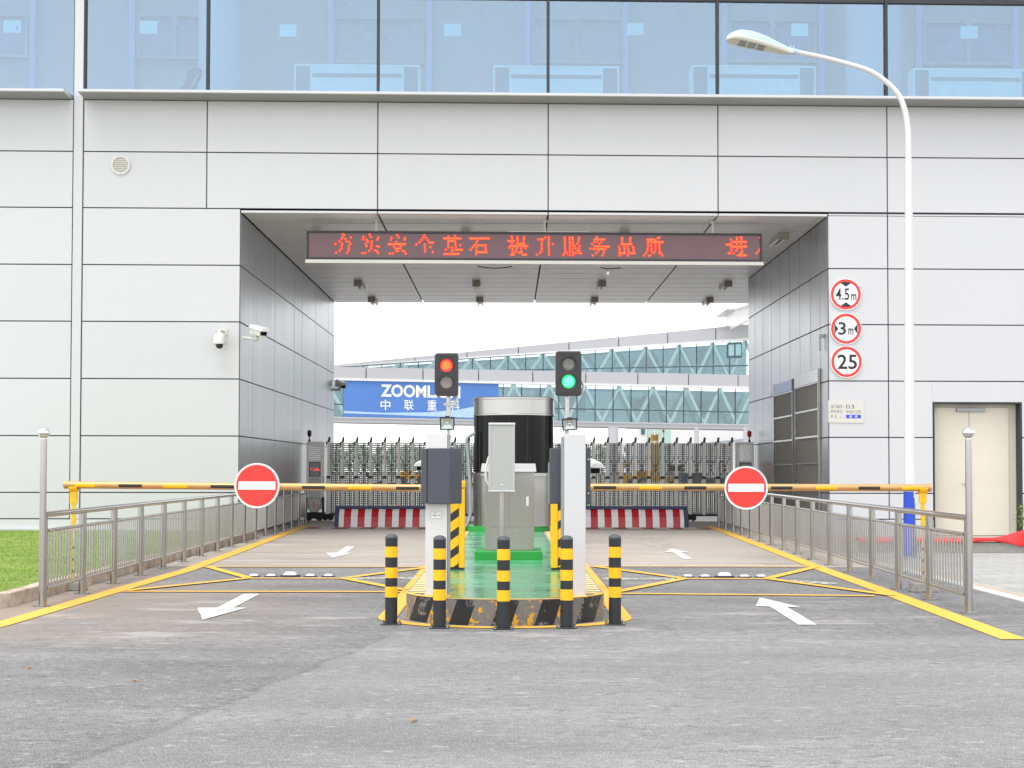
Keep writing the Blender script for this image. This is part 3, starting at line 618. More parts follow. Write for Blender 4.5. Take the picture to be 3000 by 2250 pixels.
# things seen through and on the windows
lbl = ['glazed bay left of the white pilaster', 'second bay, just right of the white pilaster', 'third bay, near its middle', 'fourth bay, left of centre', 'fifth bay, above the message board', 'bay behind the lamp arm', 'far right bay']
for i, (u0, u1, v0, v1) in enumerate(((7, 59, 58, 94), (408, 460, 60, 97), (818, 868, 70, 105), (1301, 1351, 68, 103), (1838, 1887, 66, 101), (2319, 2369, 67, 103), (2816, 2866, 75, 111))):
    a, b = PF(u0, v1, -.0), PF(u1, v0, -.0); F_ = Fr((a.x, Y0 + K * a.x + .048, 0), (1, K, 0)); mb = MB().fpoly(F_, [(0, a.z), (b.x - a.x, a.z + .004), (b.x - a.x, b.z + .004), (0, b.z)], 0, .002)
    if i == 0: mb.fbox(F_, .27, .29, a.z + .06, a.z + .15, .002, .004, 1)
    solo('notice_sheet', mb, ['paper', 'engrave'], 'pale square notice stuck on the window glass, ' + lbl[i], 'notice', 'paper notices on the upper windows')
def radiator(u0, u1, v0, label):
    D = .55; a, b = PF(u0, 262, -D), PF(u1, v0, -D); z0 = ZLED + .06; L_ = b.x - a.x
    r_ = thing('window_cabinet', (a.x, Y0 + K * a.x + D, z0), label, 'cabinet', 'white cabinets behind the upper windows')
    F_ = Fr((a.x, Y0 + K * a.x + D, z0), (1, K, 0)); hh = b.z - z0; e = .29
    mb = MB(); mb.fbox(F_, 0, L_, hh - .05, hh, -.4, 0); mb.fbox(F_, 0, .04, 0, hh - .05, -.4, 0); mb.fbox(F_, L_ - .04, L_, 0, hh - .05, -.4, 0); mb.fbox(F_, .04 + e, L_ - .04 - e, 0, hh - .05, -.38, -.005); part(r_, 'casing', mb, 'cabwhite', .006)
    for x in (.04, L_ - .04 - e): mb = MB().fbox(F_, x, x + e, 0, hh - .05, -.38, -.03); mb.fbox(F_, x + .06, x + .2, .06, .2, -.03, -.015); part(r_, 'end_compartment', mb, 'cabgrey')
    mb = MB().fbox(F_, .08 + e, L_ - .08 - e, hh - .27, hh - .19, -.005, .004); part(r_, 'outlet_slot', mb, 'cabgrey')
radiator(861, 1231, 190, 'white cabinet behind the third window bay, above the left end of the red sign')
radiator(1445, 1814, 194, 'white cabinet low behind the fourth and fifth bays, at the middle of the facade')
radiator(2026, 2390, 193, 'white cabinet low behind the glass directly under the street lamp head')
radiator(2676, 3040, 202, 'white cabinet at the far right end of the window band')
a, b = PF(497, 262, -.6), PF(566, 192, -.6); y_ = Y0 + K * a.x + .7
bk = thing('folded_chair', (a.x + .1, y_, ZLED + .06), 'dark padded seat back leaning behind the glass beside the round column', 'seat')
F_ = Fr((a.x, y_, ZLED + .06), (1, 0, 0), (.42, .0, .9)); mb = MB().fpoly(F_, [(0, 0), (.34, 0), (.34, .68), (.31, .80), (.23, .88), (.11, .88), (.03, .80), (0, .68)], -.06, 0); part(bk, 'padded_back', mb, 'roomdark2', .02)
mb = MB().fbox(F_, .1, .22, .2, .32, .0, .006); part(bk, 'white_patch', mb, 'paper'); mb = MB(); mb.tube([F_(.04, .0, .02), F_(.04, .7, .02)], .01, 8); mb.tube([F_(.26, .0, .02), F_(.26, .7, .02)], .01, 8); part(bk, 'side_rail', mb, 'cabwhite')
a, b = PF(117, 260, -.6), PF(170, 244, -.6); mb = MB(); F_ = Fr((a.x, Y0 + K * a.x + .6, ZLED + .06), (1, K, 0)); mb.fbox(F_, 0, .36, 0, .31, -.25, 0); mb.fbox(F_, .02, .34, .31, .33, -.23, -.02); solo('storage_box', mb, 'cabwhite', 'low white box on the floor inside the window left of the pilaster', 'box', bev=.006)
# ------------------------------------------------------------------ on the facade and in the passage
def fpt(u, v, off=.036): return PF(u, v, off)
FR = lambda p: Fr(p, (1, K, 0))
def road_sign(u, v, r, label, kind):
    p = fpt(u, v, .07); s_ = thing('road_sign', p, label, 'road sign', 'round signs on the facade'); F_ = FR(p)
    mb = MB(); mb.ring(F_, 0, 0, 0, r, -.012, 0); mb.ring(F_, 0, 0, r - .008, r + .004, -.03, .006); mb.fbox(F_, -.03, .03, -r * .6, r * .6, -.034, -.012); part(s_, 'plate', mb, 'signwhite')
    mb = MB(); mb.ring(F_, 0, 0, r * .79, r * .965, .001, .004); part(s_, 'red_ring', mb, 'red')
    mb = MB()
    if kind == 'h': mb.text(F_, '4.5', -.205, .07, -.115, .125, .005, 0, .012); mb.text(F_, 'm', .105, .215, -.115, .01, .005, 0, .015)
    if kind == 'w': mb.text(F_, '3', -.16, .0, -.125, .135, .005, 0, .012); mb.text(F_, 'm', .045, .15, -.12, .01, .005, 0, .015)
    if kind == 's': mb.text(F_, '25', -.185, .215, -.15, .15, .005, 0, .014)
    part(s_, 'lettering', mb, 'ink')
    if kind == 'h':
        for q in (1, -1): mb = MB().fpoly(F_, [(-.11, q * .235), (.11, q * .235), (0, q * .16)][::q], .003, .006); mb.fpoly(F_, [(-.11, q * .2351), (-.06, q * .252), (.06, q * .252), (.11, q * .2351)][::-q], .003, .006); part(s_, 'arrowhead', mb, 'ink')
    if kind == 'w':
        for q in (1, -1): mb = MB().fpoly(F_, [(q * .235, -.10), (q * .235, .10), (q * .16, 0)][::q], .003, .006); part(s_, 'arrowhead', mb, 'ink')
road_sign(2478, 862.5, .318, 'round red-ringed sign reading 4.5 m, topmost of the three', 'h')
road_sign(2478.5, 963, .318, 'round red-ringed sign reading 3 m, middle of the three', 'w')
road_sign(2480, 1060, .322, 'round red-ringed sign reading 25, lowest of the three', 's')

p0, p1 = fpt(2427, 1239.5, .05), fpt(2531, 1173, .05)
pq = thing('notice_plaque', p0, 'brushed grey plaque with engraved writing and a blue name strip beside the passage', 'plaque'); F_ = FR(p0); W_, H_ = p1.x - p0.x, p1.z - p0.z
mb = MB().hexa([F_(0, .01, 0), F_(W_, 0, 0), F_(W_, 0, -.012), F_(0, .01, -.012), F_(0, H_, 0), F_(W_, H_ - .012, 0), F_(W_, H_ - .012, -.012), F_(0, H_, -.012)]); part(pq, 'plate', mb, 'plaque', .003)
sx, sy = W_ / 790., H_ / 510.
def pl(x0, x1, y0, y1): return ((x0 - 195) * sx, (x1 - 195) * sx, H_ - (y1 - 150) * sy, H_ - (y0 - 150) * sy)
mb = MB()
for t_, q in (('道口编号', (248, 508, 250, 330)), ('03', (582, 770, 248, 334)), ('责任单位', (246, 508, 362, 438)), ('安检护卫部', (588, 918, 370, 445)), ('责', (246, 297, 475, 550)), ('任', (334, 390, 475, 553)), ('人', (432, 484, 478, 553)), (':', (532, 545, 265, 305)), (':', (530, 543, 375, 420)), (':', (530, 543, 490, 540))): mb.text(F_, t_, *pl(*q), .001, 0, .0)
part(pq, 'engraving', mb, 'engrave')
mb = MB(); q = pl(588, 918, 473, 553); mb.fbox(F_, *q, .0, .0015); part(pq, 'name_strip', mb, 'plaqueblue')
mb = MB()
for c_ in (690, 810):
    for dx, dy, w_, h_ in ((-26, -22, 8, 44), (-30, -8, 16, 7), (-12, -24, 40, 8), (-10, -10, 36, 7), (-10, -10, 8, 32), (18, -10, 8, 32), (2, -2, 8, 26), (-12, 14, 38, 8)):
        q = pl(c_ + dx, c_ + dx + w_, 514 + dy, 514 + dy + h_); mb.fbox(F_, *q, .0015, .0025)
part(pq, 'strip_marks', mb, 'signwhite')

# dome camera and bullet cameras
p = fpt(643, 996, .30); dc = thing('dome_camera', p + V((0, 0, -.22)), 'white dome security camera on the wall left of the passage', 'camera')
mb = MB().lathe(p, [(.128, -.085), (.132, -.07), (.132, -.045), (.118, -.04), (.118, .05), (.10, .10), (.06, .135), (.02, .145)], 32); part(dc, 'housing', mb, 'white')
mb = MB().lathe(p, [(.01, -.175), (.045, -.165), (.068, -.13), (.072, -.086)], 28); part(dc, 'dome', mb, 'black')
mb = MB(); mb.tube([p + V((0, 0, .14)), p + V((0, .02, .19)), p + V((.02, .09, .20)), p + V((.04, .27, .19))], .028, 12); mb.box(p.x - .01, p.x + .11, p.y + .24, p.y + .265, p.z + .12, p.z + .25); part(dc, 'bracket', mb, 'offwhite')
def bullet(base, tip, foot, label, hood=True, sc_=1.0):
    base, tip, foot = V(base), V(tip), V(foot); c = thing('bullet_camera', foot, label, 'camera', 'bullet cameras'); d = (tip - base).normalized(); L_ = (tip - base).length
    r_ = d.cross(V((0, 0, 1))).normalized(); u_ = r_.cross(d); F_ = Fr(base, r_, u_)          # c axis = r x u
    w_ = .055 * sc_; sg = 1 if F_.n.dot(d) > 0 else -1
    prof = [(-w_, -w_), (w_, -w_), (w_ * 1.05, .4 * w_), (.6 * w_, w_), (-.6 * w_, w_), (-w_ * 1.05, .4 * w_)]
    mb = MB().fpoly(F_, prof, 0, sg * L_ * .9); part(c, 'housing', mb, 'offwhite', .006)
    mb = MB().fpoly(F_, [(-w_ * 1.2, .3 * w_), (w_ * 1.2, .3 * w_), (w_ * 1.2, .5 * w_), (.7 * w_, 1.22 * w_), (-.7 * w_, 1.22 * w_), (-w_ * 1.2, .5 * w_)], -.02 * sg, sg * L_ * 1.08); part(c, 'sunshield', mb, 'white', .004)
    mb = MB().fpoly(F_, [(-.8 * w_, -.8 * w_), (.8 * w_, -.8 * w_), (.8 * w_, .5 * w_), (-.8 * w_, .5 * w_)], sg * L_ * .9, sg * (L_ * .9 + .006)); part(c, 'window', mb, 'tile')
    mid = base + d * L_ * .35; mb = MB(); mb.tube([mid - u_ * w_ * .9, mid - u_ * w_ * 1.9 + V((0, 0, -.02)), foot], .022 * sc_, 10); mb.sphere(mid - u_ * w_ * 1.9, .035 * sc_, 0, 12, 8)
    part(c, 'bracket', mb, 'offwhite'); return c
wx = fpt(706, 990, .02)
b1 = bullet(P(742, 965, 30.4), P(776, 975, 29.9), V((wx.x + .05, Y0 + K * wx.x - .04, P(708, 990, 30.9).z)), 'white bullet security camera on an arm at the left corner of the passage', sc_=1.45)
b2 = bullet(P(990, 1122, 47.2), P(1008, 1131, 46.8), V((XL + .01, 47.2, P(975, 1141, 47.2).z)), 'small bullet security camera at the far end of the left passage wall', sc_=1.6)

# red-lettered display over the lanes
yb = Y0 + .55; pa, pb = P(898, 765, yb + K * -4.2 - .0), P(2232, 770, yb + K * 5.2)
FL = Fr((pa.x, yb + K * pa.x, 0), (1, K, 0)); LW = (pb.x - pa.x) * math.hypot(1, K)
def lp(u, v):                                           # where a sight line meets the display face, in its own a, b
    r_ = ray(u, v); t = (yb - .0 - 0.) / (r_.y - K * r_.x); q = CAM + r_ * t; return ((q.x - pa.x) * math.hypot(1, K), q.z)
zt, zb_ = lp(1566, 680)[1], lp(1566, 764)[1]
led = thing('led_display', (FL(LW / 2, zb_)), 'long dark red-lettered electronic message board hung across the passage mouth', 'sign')
fr_ = .045
mb = MB(); mb.fbox(FL, 0, LW, zt - fr_, zt, -.22, 0.02); mb.fbox(FL, 0, LW, zb_, zb_ + fr_, -.22, .02); mb.fbox(FL, 0, fr_ * .9, zb_ + fr_, zt - fr_, -.22, .02); mb.fbox(FL, LW - fr_ * .9, LW, zb_ + fr_, zt - fr_, -.22, .02); mb.fbox(FL, fr_ * .9, LW - fr_ * .9, zb_ + fr_, zt - fr_, -.22, -.06); part(led, 'frame', mb, 'dark')
mb = MB().fbox(FL, fr_ * .9, LW - fr_ * .9, zb_ + fr_, zt - fr_, -.06, -.0); part(led, 'screen', mb, 'ledscreen')
mb = MB().fbox(FL, -.02, LW + .03, zb_ - .075, zb_ - .002, -.06, .05); part(led, 'light_strip', mb, 'offwhite', .006)
mb = MB().fbox(FL, LW * .44, LW * .62, zt + .001, zt + .02, -.2, .0); part(led, 'top_trunking', mb, 'offwhite')
for u in (1102, 1597, 2090): a_ = lp(u, 650)[0]; mb = MB().fbox(FL, a_ - .022, a_ + .022, zt, ZC, -.14, -.1); mb.fbox(FL, a_ - .06, a_ + .06, ZC - .04, ZC, -.18, -.06); part(led, 'hanger', mb, 'offwhite')
D1 = [[(195,120),(215,125),(197,152),(182,180),(228,180),(300,157),(152,210),(245,208),(275,215),(102,240),(187,240),(295,240),(183,270),(273,268),(178,298),(275,298),(155,328),(268,328),(108,355),(250,357)],
 [(545,122),(562,152),(465,152),(460,183),(505,188),(655,160),(645,185),(523,212),(572,210),(495,240),(570,242),(505,270),(567,272),(640,272),(665,277),(565,302),(535,332),(615,328),(640,335),(450,362),(483,360),(652,360)],
 [(900,125),(918,157),(827,160),(820,187),(1003,165),(997,188),(888,215),(790,244,1003),(860,275),(948,275),(880,303,945),(890,335),(910,335),(970,332),(995,338),(805,367),(843,362),(1012,367)],
 [(1252,130),(1238,160),(1272,163),(1218,190),(1300,193),(1188,222),(1315,225,1365),(1148,250),(1258,250),(1258,280),(1330,282),(1262,310),(1262,342),(1362,345)],
 [(1567,145),(1650,138),(1508,170,1720),(1565,197),(1653,197),(1575,203,1645),(1562,225),(1653,228),(1562,255),(1655,255),(1717,258),(1565,285),(1610,285),(1660,285),(1530,315),(1613,315),(1655,318,1740),(1613,343),(1508,372,1605),(1622,372,1697)],
 [(1850,170,2092),(1940,200),(1925,230),(1895,260,2050),(1880,288),(1928,288),(2045,290),(1853,317),(1930,318),(2050,318),(1925,347,2058),(1925,375)]]
D2 = [[(175,148),(247,155),(333,155),(177,175),(248,178),(330,178),(130,205,200),(250,208),(328,208),(178,237),(242,240,335),(155,268,375),(140,292),(185,297),(240,295),(295,297),(355,298),(185,325),(232,325),(297,327),(183,355),(215,355),(265,353,305),(165,382,200),(318,382,360)],
 [(610,157),(655,157),(520,185),(550,180,580),(655,183),(565,210),(653,210),(565,240),(653,240),(707,245),(563,270),(653,268),(565,300),(655,298),(560,330),(655,327),(540,355),(655,357),(500,383),(657,385)],
 [(862,160),(925,160),(958,160),(1045,160),(862,183),(925,183),(965,183),(1043,183),(862,212),(925,212),(965,212),(1040,212),(862,240),(927,240),(967,240),(1022,240),(862,270),(927,270),(967,270),(990,270),(1052,270),(863,300),(927,300),(965,300),(1000,300),(1040,300),(870,330),(927,330),(965,330),(1025,330),(1050,330),(858,358),(890,362),(927,358),(968,358),(1005,358),(1045,358),(1072,365),(845,387),(925,387),(970,387)],
 [(1275,155),(1250,185,1375),(1243,215),(1283,213),(1335,215),(1215,243),(1310,245),(1250,275,1310),(1340,278,1432),(1195,302),(1230,307,1392),(1295,335),(1370,335),(1270,362),(1368,362),(1222,390),(1350,390)],
 [(1605,163),(1710,163),(1603,187),(1707,187),(1605,215),(1707,215),(1595,245,1725),(1563,280),(1630,280),(1675,280),(1748,282),(1572,307),(1637,305),(1682,305),(1752,307),(1573,335),(1637,333),(1690,335),(1755,335),(1565,362,1645),(1685,362,1765),(1570,392),(1680,392)],
 [(2085,160),(2070,167),(1930,187,2015),(2035,195),(1940,217),(1965,217,2130),(1940,247),(2037,245),(2085,245),(1980,255),(1940,275),(1983,275),(2037,275),(2085,278),(1935,305),(1983,308),(2037,305),(2088,307),(1930,335),(1990,338),(2030,338),(2090,337),(1915,362),(2010,362),(2085,362,2110),(1890,390),(1950,395),(1970,390),(2123,393)]]
D3 = [[(680,465),(875,405),(990,390),(1025,405),(875,468),(1012,468),(740,538,1160),(540,628,700),(675,600),(875,615),(1012,615),(675,688),(730,695,1175),(1130,670),(695,760),(890,758),(1030,760),(697,832),(850,832),(1040,832),(605,905,650),(765,905),(990,905,1035),(900,972,1160)], [(1632,403),(1632,755),(1580,830),(1515,905)]]
for Ds, ox, s_ in ((D1, 960, 4.424), (D2, 1460, 4.424), (D3, 2080, 11.06)):
    for ch in Ds:
        core, halo = MB(), MB()
        for q in ch:
            a, b = lp(ox + q[0] / s_, 660 + q[1] / s_); e = lp(ox + q[2] / s_, 660 + q[1] / s_)[0] if len(q) > 2 else a
            for mb_, r_, c0, c1 in ((halo, .034, .0005, .0015), (core, .021, .0015, .004)):
                k = 12; pts = []
                for i in range(k): t = 2 * math.pi * i / k; pts.append(((e if math.cos(t) > 0 else a) + r_ * math.cos(t), b + r_ * .9 * math.sin(t)))
                mb_.fpoly(FL, pts, c0, c1)
        o = part(led, 'lit_character_glow', halo, 'ledglow'); part(o, 'led_dots', core, 'leddot')  # glow round the dots drawn as dim red discs
# cable loops and the small white bulb under the board
mb = MB()
for u0, u1, v0, dv in ((1400, 1502, 779, 6), (1760, 1818, 781, 4)): mb.tube([FL(lp(u0 + (u1 - u0) * t, 0)[0], lp(1500, v0 + dv * 4 * t * (1 - t))[1], -.05) for t in [i / 10 for i in range(11)]], .011, 6)
part(led, 'slack_cable', mb, 'rubber')
pt = FL(*lp(1777, 783), -.1); bl = thing('hanging_bulb', pt, 'small white bulb hanging on a short cable below the message board', 'lamp')
mb = MB().tube([pt, pt + V((.02, 0, -.05)), pt + V((.035, 0, -.075))], .006, 6); part(bl, 'cable', mb, 'rubber'); mb = MB().lathe(pt + V((.037, 0, -.155)), [(.01, 0), (.032, .02), (.034, .05), (.018, .085)], 16); part(bl, 'bulb', mb, 'white')

# twelve tube lamps under the soffit
def ceil_pt(u, v): r_ = ray(u, v); return CAM + r_ * ((ZC - H) / r_.z)
lx = [-4.18, -.93, 2.52, 5.98]; ly = [33.3, 37.7, 42.0, 46.0]; side = ['leftmost', 'second from left', 'second from right', 'rightmost']; rows = ['row just above the message board', '', 'nearer row below the message board', 'farther row below the message board']
def soffit_lamp(x, y, label):
    t_ = thing('soffit_lamp', (x, y, ZC), label, 'lamp', 'twin-tube lamps under the passage soffit')
    mb = MB().box(x - .11, x + .11, y - .06, y + .04, ZC - .15, ZC + .002); part(t_, 'mount', mb, 'lampend', .008)
    mb = MB().box(x - .09, x + .09, y + .04, y + 1.25, ZC - .07, ZC + .002); part(t_, 'body', mb, 'lightgrey', .006)
    for s_ in (-1, 1): mb = MB(); mb.cyl((x + s_ * .065, y + .0401, ZC - .105), (x + s_ * .065, y + 1.22, ZC - .105), .03, n=12); part(t_, 'tube', mb, 'white')
    return t_
first = None
for j, y in enumerate(ly):
    for i, x in enumerate(lx):
        if j == 1: continue
        lab = 'ceiling tube lamp, %s in the %s' % (side[i], rows[j])
        xx = x + (.02 * j)
        if first is None: first = soffit_lamp(xx, y, lab)
        else: dup(first, (xx, y, ZC), lab)

# ------------------------------------------------------------------ street lamp
YLm = 23.6; bp = P(2665, 1637, YLm); bz = 0.0; lamp = thing('street_lamp', (bp.x, YLm, bz), 'tall white street lamp with curved arm and a blue-shelled flat head', 'street lamp')
ctr = [P(2665, v, YLm) for v in (1637, 1400, 1000, 700, 480)]
ctr = [V((bp.x, YLm, 0.02))] + [V((bp.x + (c.x - bp.x) * .6, YLm, c.z)) for c in ctr[1:]]
arm = [P(u, v, YLm) for u, v in ((2661.5, 486), (2661, 440), (2660, 384), (2651, 325), (2633, 280), (2601, 244), (2556, 212), (2502, 192), (2407, 167), (2323, 150))]
def smooth(pts, k=5):
    res = []
    for i in range(len(pts) - 1):
        p0, p1, p2, p3 = pts[max(i - 1, 0)], pts[i], pts[i + 1], pts[min(i + 2, len(pts) - 1)]
        for j in range(k): t = j / k; res.append(.5 * ((2 * p1) + (-p0 + p2) * t + (2 * p0 - 5 * p1 + 4 * p2 - p3) * t * t + (-p0 + 3 * p1 - 3 * p2 + p3) * t ** 3))
    return res + [pts[-1]]
mb = MB().tube(ctr, [.092, .082, .072, .062, .056], 20); part(lamp, 'pole', mb, 'white')
ap = smooth(arm); mb = MB().tube(ap, [.050 - .018 * i / (len(ap) - 1) for i in range(len(ap))], 16); part(lamp, 'arm', mb, 'white')
zs0, zs1 = 0.03, P(2665, 1440, YLm).z; mb = MB(); mb.lathe((bp.x, YLm, 0), [(.098, zs0), (.086, zs1)], 20); part(lamp, 'blue_sleeve', mb, 'blue')
mb = MB().lathe((bp.x, YLm, 0), [(.2, 0), (.2, .02), (.1, .03)], 20); part(lamp, 'base_flange', mb, 'stand')
e0 = P(2323, 150, YLm); e1 = P(2129, 107, YLm - .05); ax = (e1 - e0).normalized(); L_ = (e1 - e0).length; sd = V((0, -1, 0)); tilt = V((0, .0, 1)); sd = (sd - ax * sd.dot(ax)); sd = (sd + V((0, 0, .16))).normalized(); sd = (sd - ax * sd.dot(ax)).normalized(); up_ = sd.cross(ax); up_ = up_ if up_.z > 0 else -up_
def head_sec(t): # half width, top height
    w_ = [(.0, .05), (.08, .06), (.2, .085), (.4, .125), (.6, .15), (.8, .155), (.92, .12), (.98, .06), (1, .01)]
    h_ = [(.0, .03), (.1, .05), (.25, .09), (.45, .145), (.65, .17), (.82, .15), (.93, .09), (1, .01)]
    def it(tb):
        for (a, x), (b, y) in zip(tb, tb[1:]):
            if t <= b: return x + (y - x) * (t - a) / (b - a)
        return tb[-1][1]
    return it(w_), it(h_)
top, bot = MB(), MB(); n = 24; k = 12
ts = [i / n for i in range(n + 1)]
vs = []
for t in ts:
    w_, h_ = head_sec(t)
    for j in range(k + 1): a = math.pi * j / k; vs.append(e0 + ax * L_ * t + sd * w_ * math.cos(a) + up_ * (h_ * math.sin(a)))
top.add(vs, [(i * (k + 1) + j, i * (k + 1) + j + 1, (i + 1) * (k + 1) + j + 1, (i + 1) * (k + 1) + j) for i in range(n) for j in range(k)], 0, True)
hd_ = part(lamp, 'head_shell', top, 'bluepale')
vs = []; dp = .055
for t in ts:
    w_, h_ = head_sec(t); c = e0 + ax * L_ * t
    vs += [c + sd * w_ * 1.04, c + sd * w_ * 1.04 - up_ * dp * .5, c + sd * w_ * .9 - up_ * dp, c - sd * w_ * .9 - up_ * dp, c - sd * w_ * 1.04 - up_ * dp * .5, c - sd * w_ * 1.04]
bot.add(vs, [(i * 6 + j, (i + 1) * 6 + j, (i + 1) * 6 + (j + 1) % 6, i * 6 + (j + 1) % 6) for i in range(n) for j in range(5)] + [(0, 1, 2, 3, 4, 5)]); part(lamp, 'head_tray', bot, 'offwhite')
mb = MB()
for t0, t1 in ((.42, .53), (.56, .67), (.70, .81)):
    for s0, s1 in ((-.09, -.01), (.01, .09)):
        q = [e0 + ax * L_ * t + sd * s - up_ * (dp + .003) for t, s in ((t0, s0), (t1, s0), (t1, s1), (t0, s1))]; q2 = [p + up_ * .01 for p in q]; mb.hexa(q + q2)
part(lamp, 'led_module', mb, 'stand')
mb = MB().tube([e0 - ax * .08, e0 + ax * .03], .045, 12); mb.tube([e0 - ax * .0 + up_ * .04, e0 + up_ * .09], .008, 6); mb.tube([e0 + ax * .05 + up_ * .04, e0 + ax * .05 + up_ * .09], .008, 6); part(lamp, 'head_clamp', mb, 'bluepale')
# ------------------------------------------------------------------ bollards in front of the island
def bollard(x, y, label):
    h_ = .785; r_ = .054; b = thing('bollard', (x, y, 0), label, 'bollard', 'striped bollards round the island nose'); z = lambda t: t * h_
    ys = [0.008, .302, .419, .515, .63, .743, .86, .955]
    pr = []; ms = []
    for i, t in enumerate(ys): pr.append((r_ + (.0012 if False else 0), z(t)))
    mb = MB()
    mb.lathe((x, y, 0), [(r_, z(t)) for t in ys], 32, ms=[0, 1, 0, 1, 0, 1, 0], cap=False)
    part(b, 'post', mb, ['bolblack', 'bolyellow'])
    mb = MB().lathe((x, y, 0), [(r_ + .002, z(.955)), (r_ + .002, z(.962)), (r_ * .93, z(.978)), (r_ * .66, z(.993)), (r_ * .3, h_), (.002, h_ + .002)], 32, cap=False); part(b, 'cap', mb, 'bolcap')
    for t0, t1 in ((.302, .419), (.515, .63), (.743, .86)): mb = MB().lathe((x, y, 0), [(r_ + .0005, z(t0)), (r_ + .0016, z(t0) + .001), (r_ + .0016, z(t1) - .001), (r_ + .0005, z(t1))], 32, cap=False); part(b, 'reflective_band', mb, 'bolyellow')
    mb = MB().box(x - .086, x + .086, y - .086, y + .086, 0.001, .010); part(b, 'base_plate', mb, 'dark', .003)
    for sx in (-1, 1):
        for sy in (-1, 1): mb = MB().lathe((x + sx * .07, y + sy * .07, .010), [(.012, 0), (.012, .012), (.006, .012), (.006, .026)], 8); part(b, 'bolt', mb, 'steel')
    return b
M['bolblack'] = plain('bollard_black', (40, 42, 46), .5, 0, .12, 25, .4); M['bolyellow'] = plain('bollard_yellow', (250, 186, 0), .4, 0, .05, 20); M['bolcap'] = plain('bollard_cap_grey', (76, 78, 84), .55, 0, .1, 30)
bs = [(1144.6, 1831), (1286.7, 1841.6), (1475, 1845), (1661, 1841.6), (1803, 1831.5)]
bl_ = ['leftmost black and yellow bollard, at the left shoulder of the island', 'black and yellow bollard before the left white column, second from left', 'black and yellow bollard in the middle, before the loudspeaker pole', 'black and yellow bollard before the right white column, second from right', 'rightmost black and yellow bollard, at the right shoulder of the island']
first = None
for (u, v), lb in zip(bs, bl_):
    p = G(u, v); x, y = p.x, p.y + .054
    if first is None: first = bollard(x, y, lb)
    else: dup(first, (x, y, 0), lb)

# ------------------------------------------------------------------ control columns with grey housings
def column_px(u0, u1, vt, Y): a, b = P(u0, 1700, Y), P(u1, 1700, Y); return a.x, b.x, P((u0 + u1) / 2, vt, Y).z
Y1 = 13.66; x0, x1, zt = column_px(1246, 1309.5, 1268.5, Y1)
kc = thing('control_column', ((x0 + x1) / 2, Y1 + .1, IH), 'white control column with its charcoal housing facing the road, left side of the island', 'control column', 'control columns on the island')
mb = MB().box(x0, x1, Y1, Y1 + .16, IH, zt); part(kc, 'column', mb, 'white', .006)
mb = MB().box(x1 + .001, x1 + .022, Y1 + .015, Y1 + .15, IH, zt - .01); part(kc, 'side_rail', mb, 'stand', .003)
mb = MB().box(x0 - .015, x1 + .03, Y1 - .01, Y1 + .18, IH, IH + .012); part(kc, 'base_plate', mb, 'yellow', .003)
ha, hb = P(1233, 1476.5, Y1 - .1), P(1351, 1313, Y1 - .1); hz0, hz1 = ha.z, hb.z
pf = lambda u: P(u, 1400, Y1 - .1).x
mb = MB().fpoly(Fr((0, 0, hz0), (1, 0, 0), (0, 1, 0)), [(pf(1252), Y1 - .1), (pf(1317.5), Y1 - .1), (pf(1351), Y1 + .02), (pf(1351), Y1 + .12), (pf(1252), Y1 + .12)][::1], 0, hz1 - hz0); part(kc, 'housing', mb, 'housing', .008)
mb = MB().box(pf(1233), pf(1250.5), Y1 - .098, Y1 + .12, hz0 + .004, hz1 - .004); part(kc, 'housing_door', mb, 'housing', .006)
pa_, pb_ = P(1261.5, 1519, Y1), P(1293, 1499.5, Y1); F_ = Fr((pa_.x, Y1 - .001, pa_.z)); w_, h_ = pb_.x - pa_.x, pb_.z - pa_.z
mb = MB(); mb.fbox(F_, 0, w_, 0, h_, 0, .002, 0)
for a0, a1, b0, b1 in ((.25, .55, .78, .86), (.6, .72, .8, .84), (.1, .56, .46, .56), (.28, .58, .33, .40), (.68, .9, .42, .55)): mb.fbox(F_, w_ * a0, w_ * a1, h_ * b0, h_ * b1, .002, .0026, 1)
for q in ((0, 1, 0, .03), (0, 1, .97, 1), (0, .02, 0, 1), (.98, 1, 0, 1)): mb.fbox(F_, w_ * q[0], w_ * q[1], h_ * q[2], h_ * q[3], .002, .0028, 1)
part(kc, 'rating_plate', mb, ['signwhite', 'engrave'])
Y2 = 13.6; x0, x1, zt = column_px(1652.5, 1716, 1272, Y2)
kc = thing('control_column', ((x0 + x1) / 2, Y2 + .1, IH), 'white control column with its charcoal housing turned away, right side of the island', 'control column', 'control columns on the island')
mb = MB().box(x0, x1, Y2, Y2 + .15, IH, zt); part(kc, 'column', mb, 'pale', .006)
mb = MB().box(x0 - .025, x0 - .001, Y2 + .02, Y2 + .14, IH, zt - .02); part(kc, 'side_rail', mb, 'stand', .003)
mb = MB().box(x0 - .03, x1 + .015, Y2 - .01, Y2 + .17, IH, IH + .012); part(kc, 'base_plate', mb, 'yellow', .003)
ha, hb = P(1611, 1476, Y2 + .2), P(1729.5, 1313, Y2 + .2)
mb = MB().box(ha.x, hb.x, Y2 + .152, Y2 + .36, ha.z, hb.z); part(kc, 'housing', mb, 'housing', .01)
mb = MB().box(ha.x - .012, ha.x - .001, Y2 + .2, Y2 + .34, ha.z, hb.z - .13); part(kc, 'card_slot_panel', mb, 'stand', .003)
for v in (1346, 1445): p = P(1724, v, Y2 + .15); mb = MB().lathe(p, [(.008, 0), (.008, .008)], 10, ax=(0, -1, 0)); part(kc, 'lock', mb, 'steel')

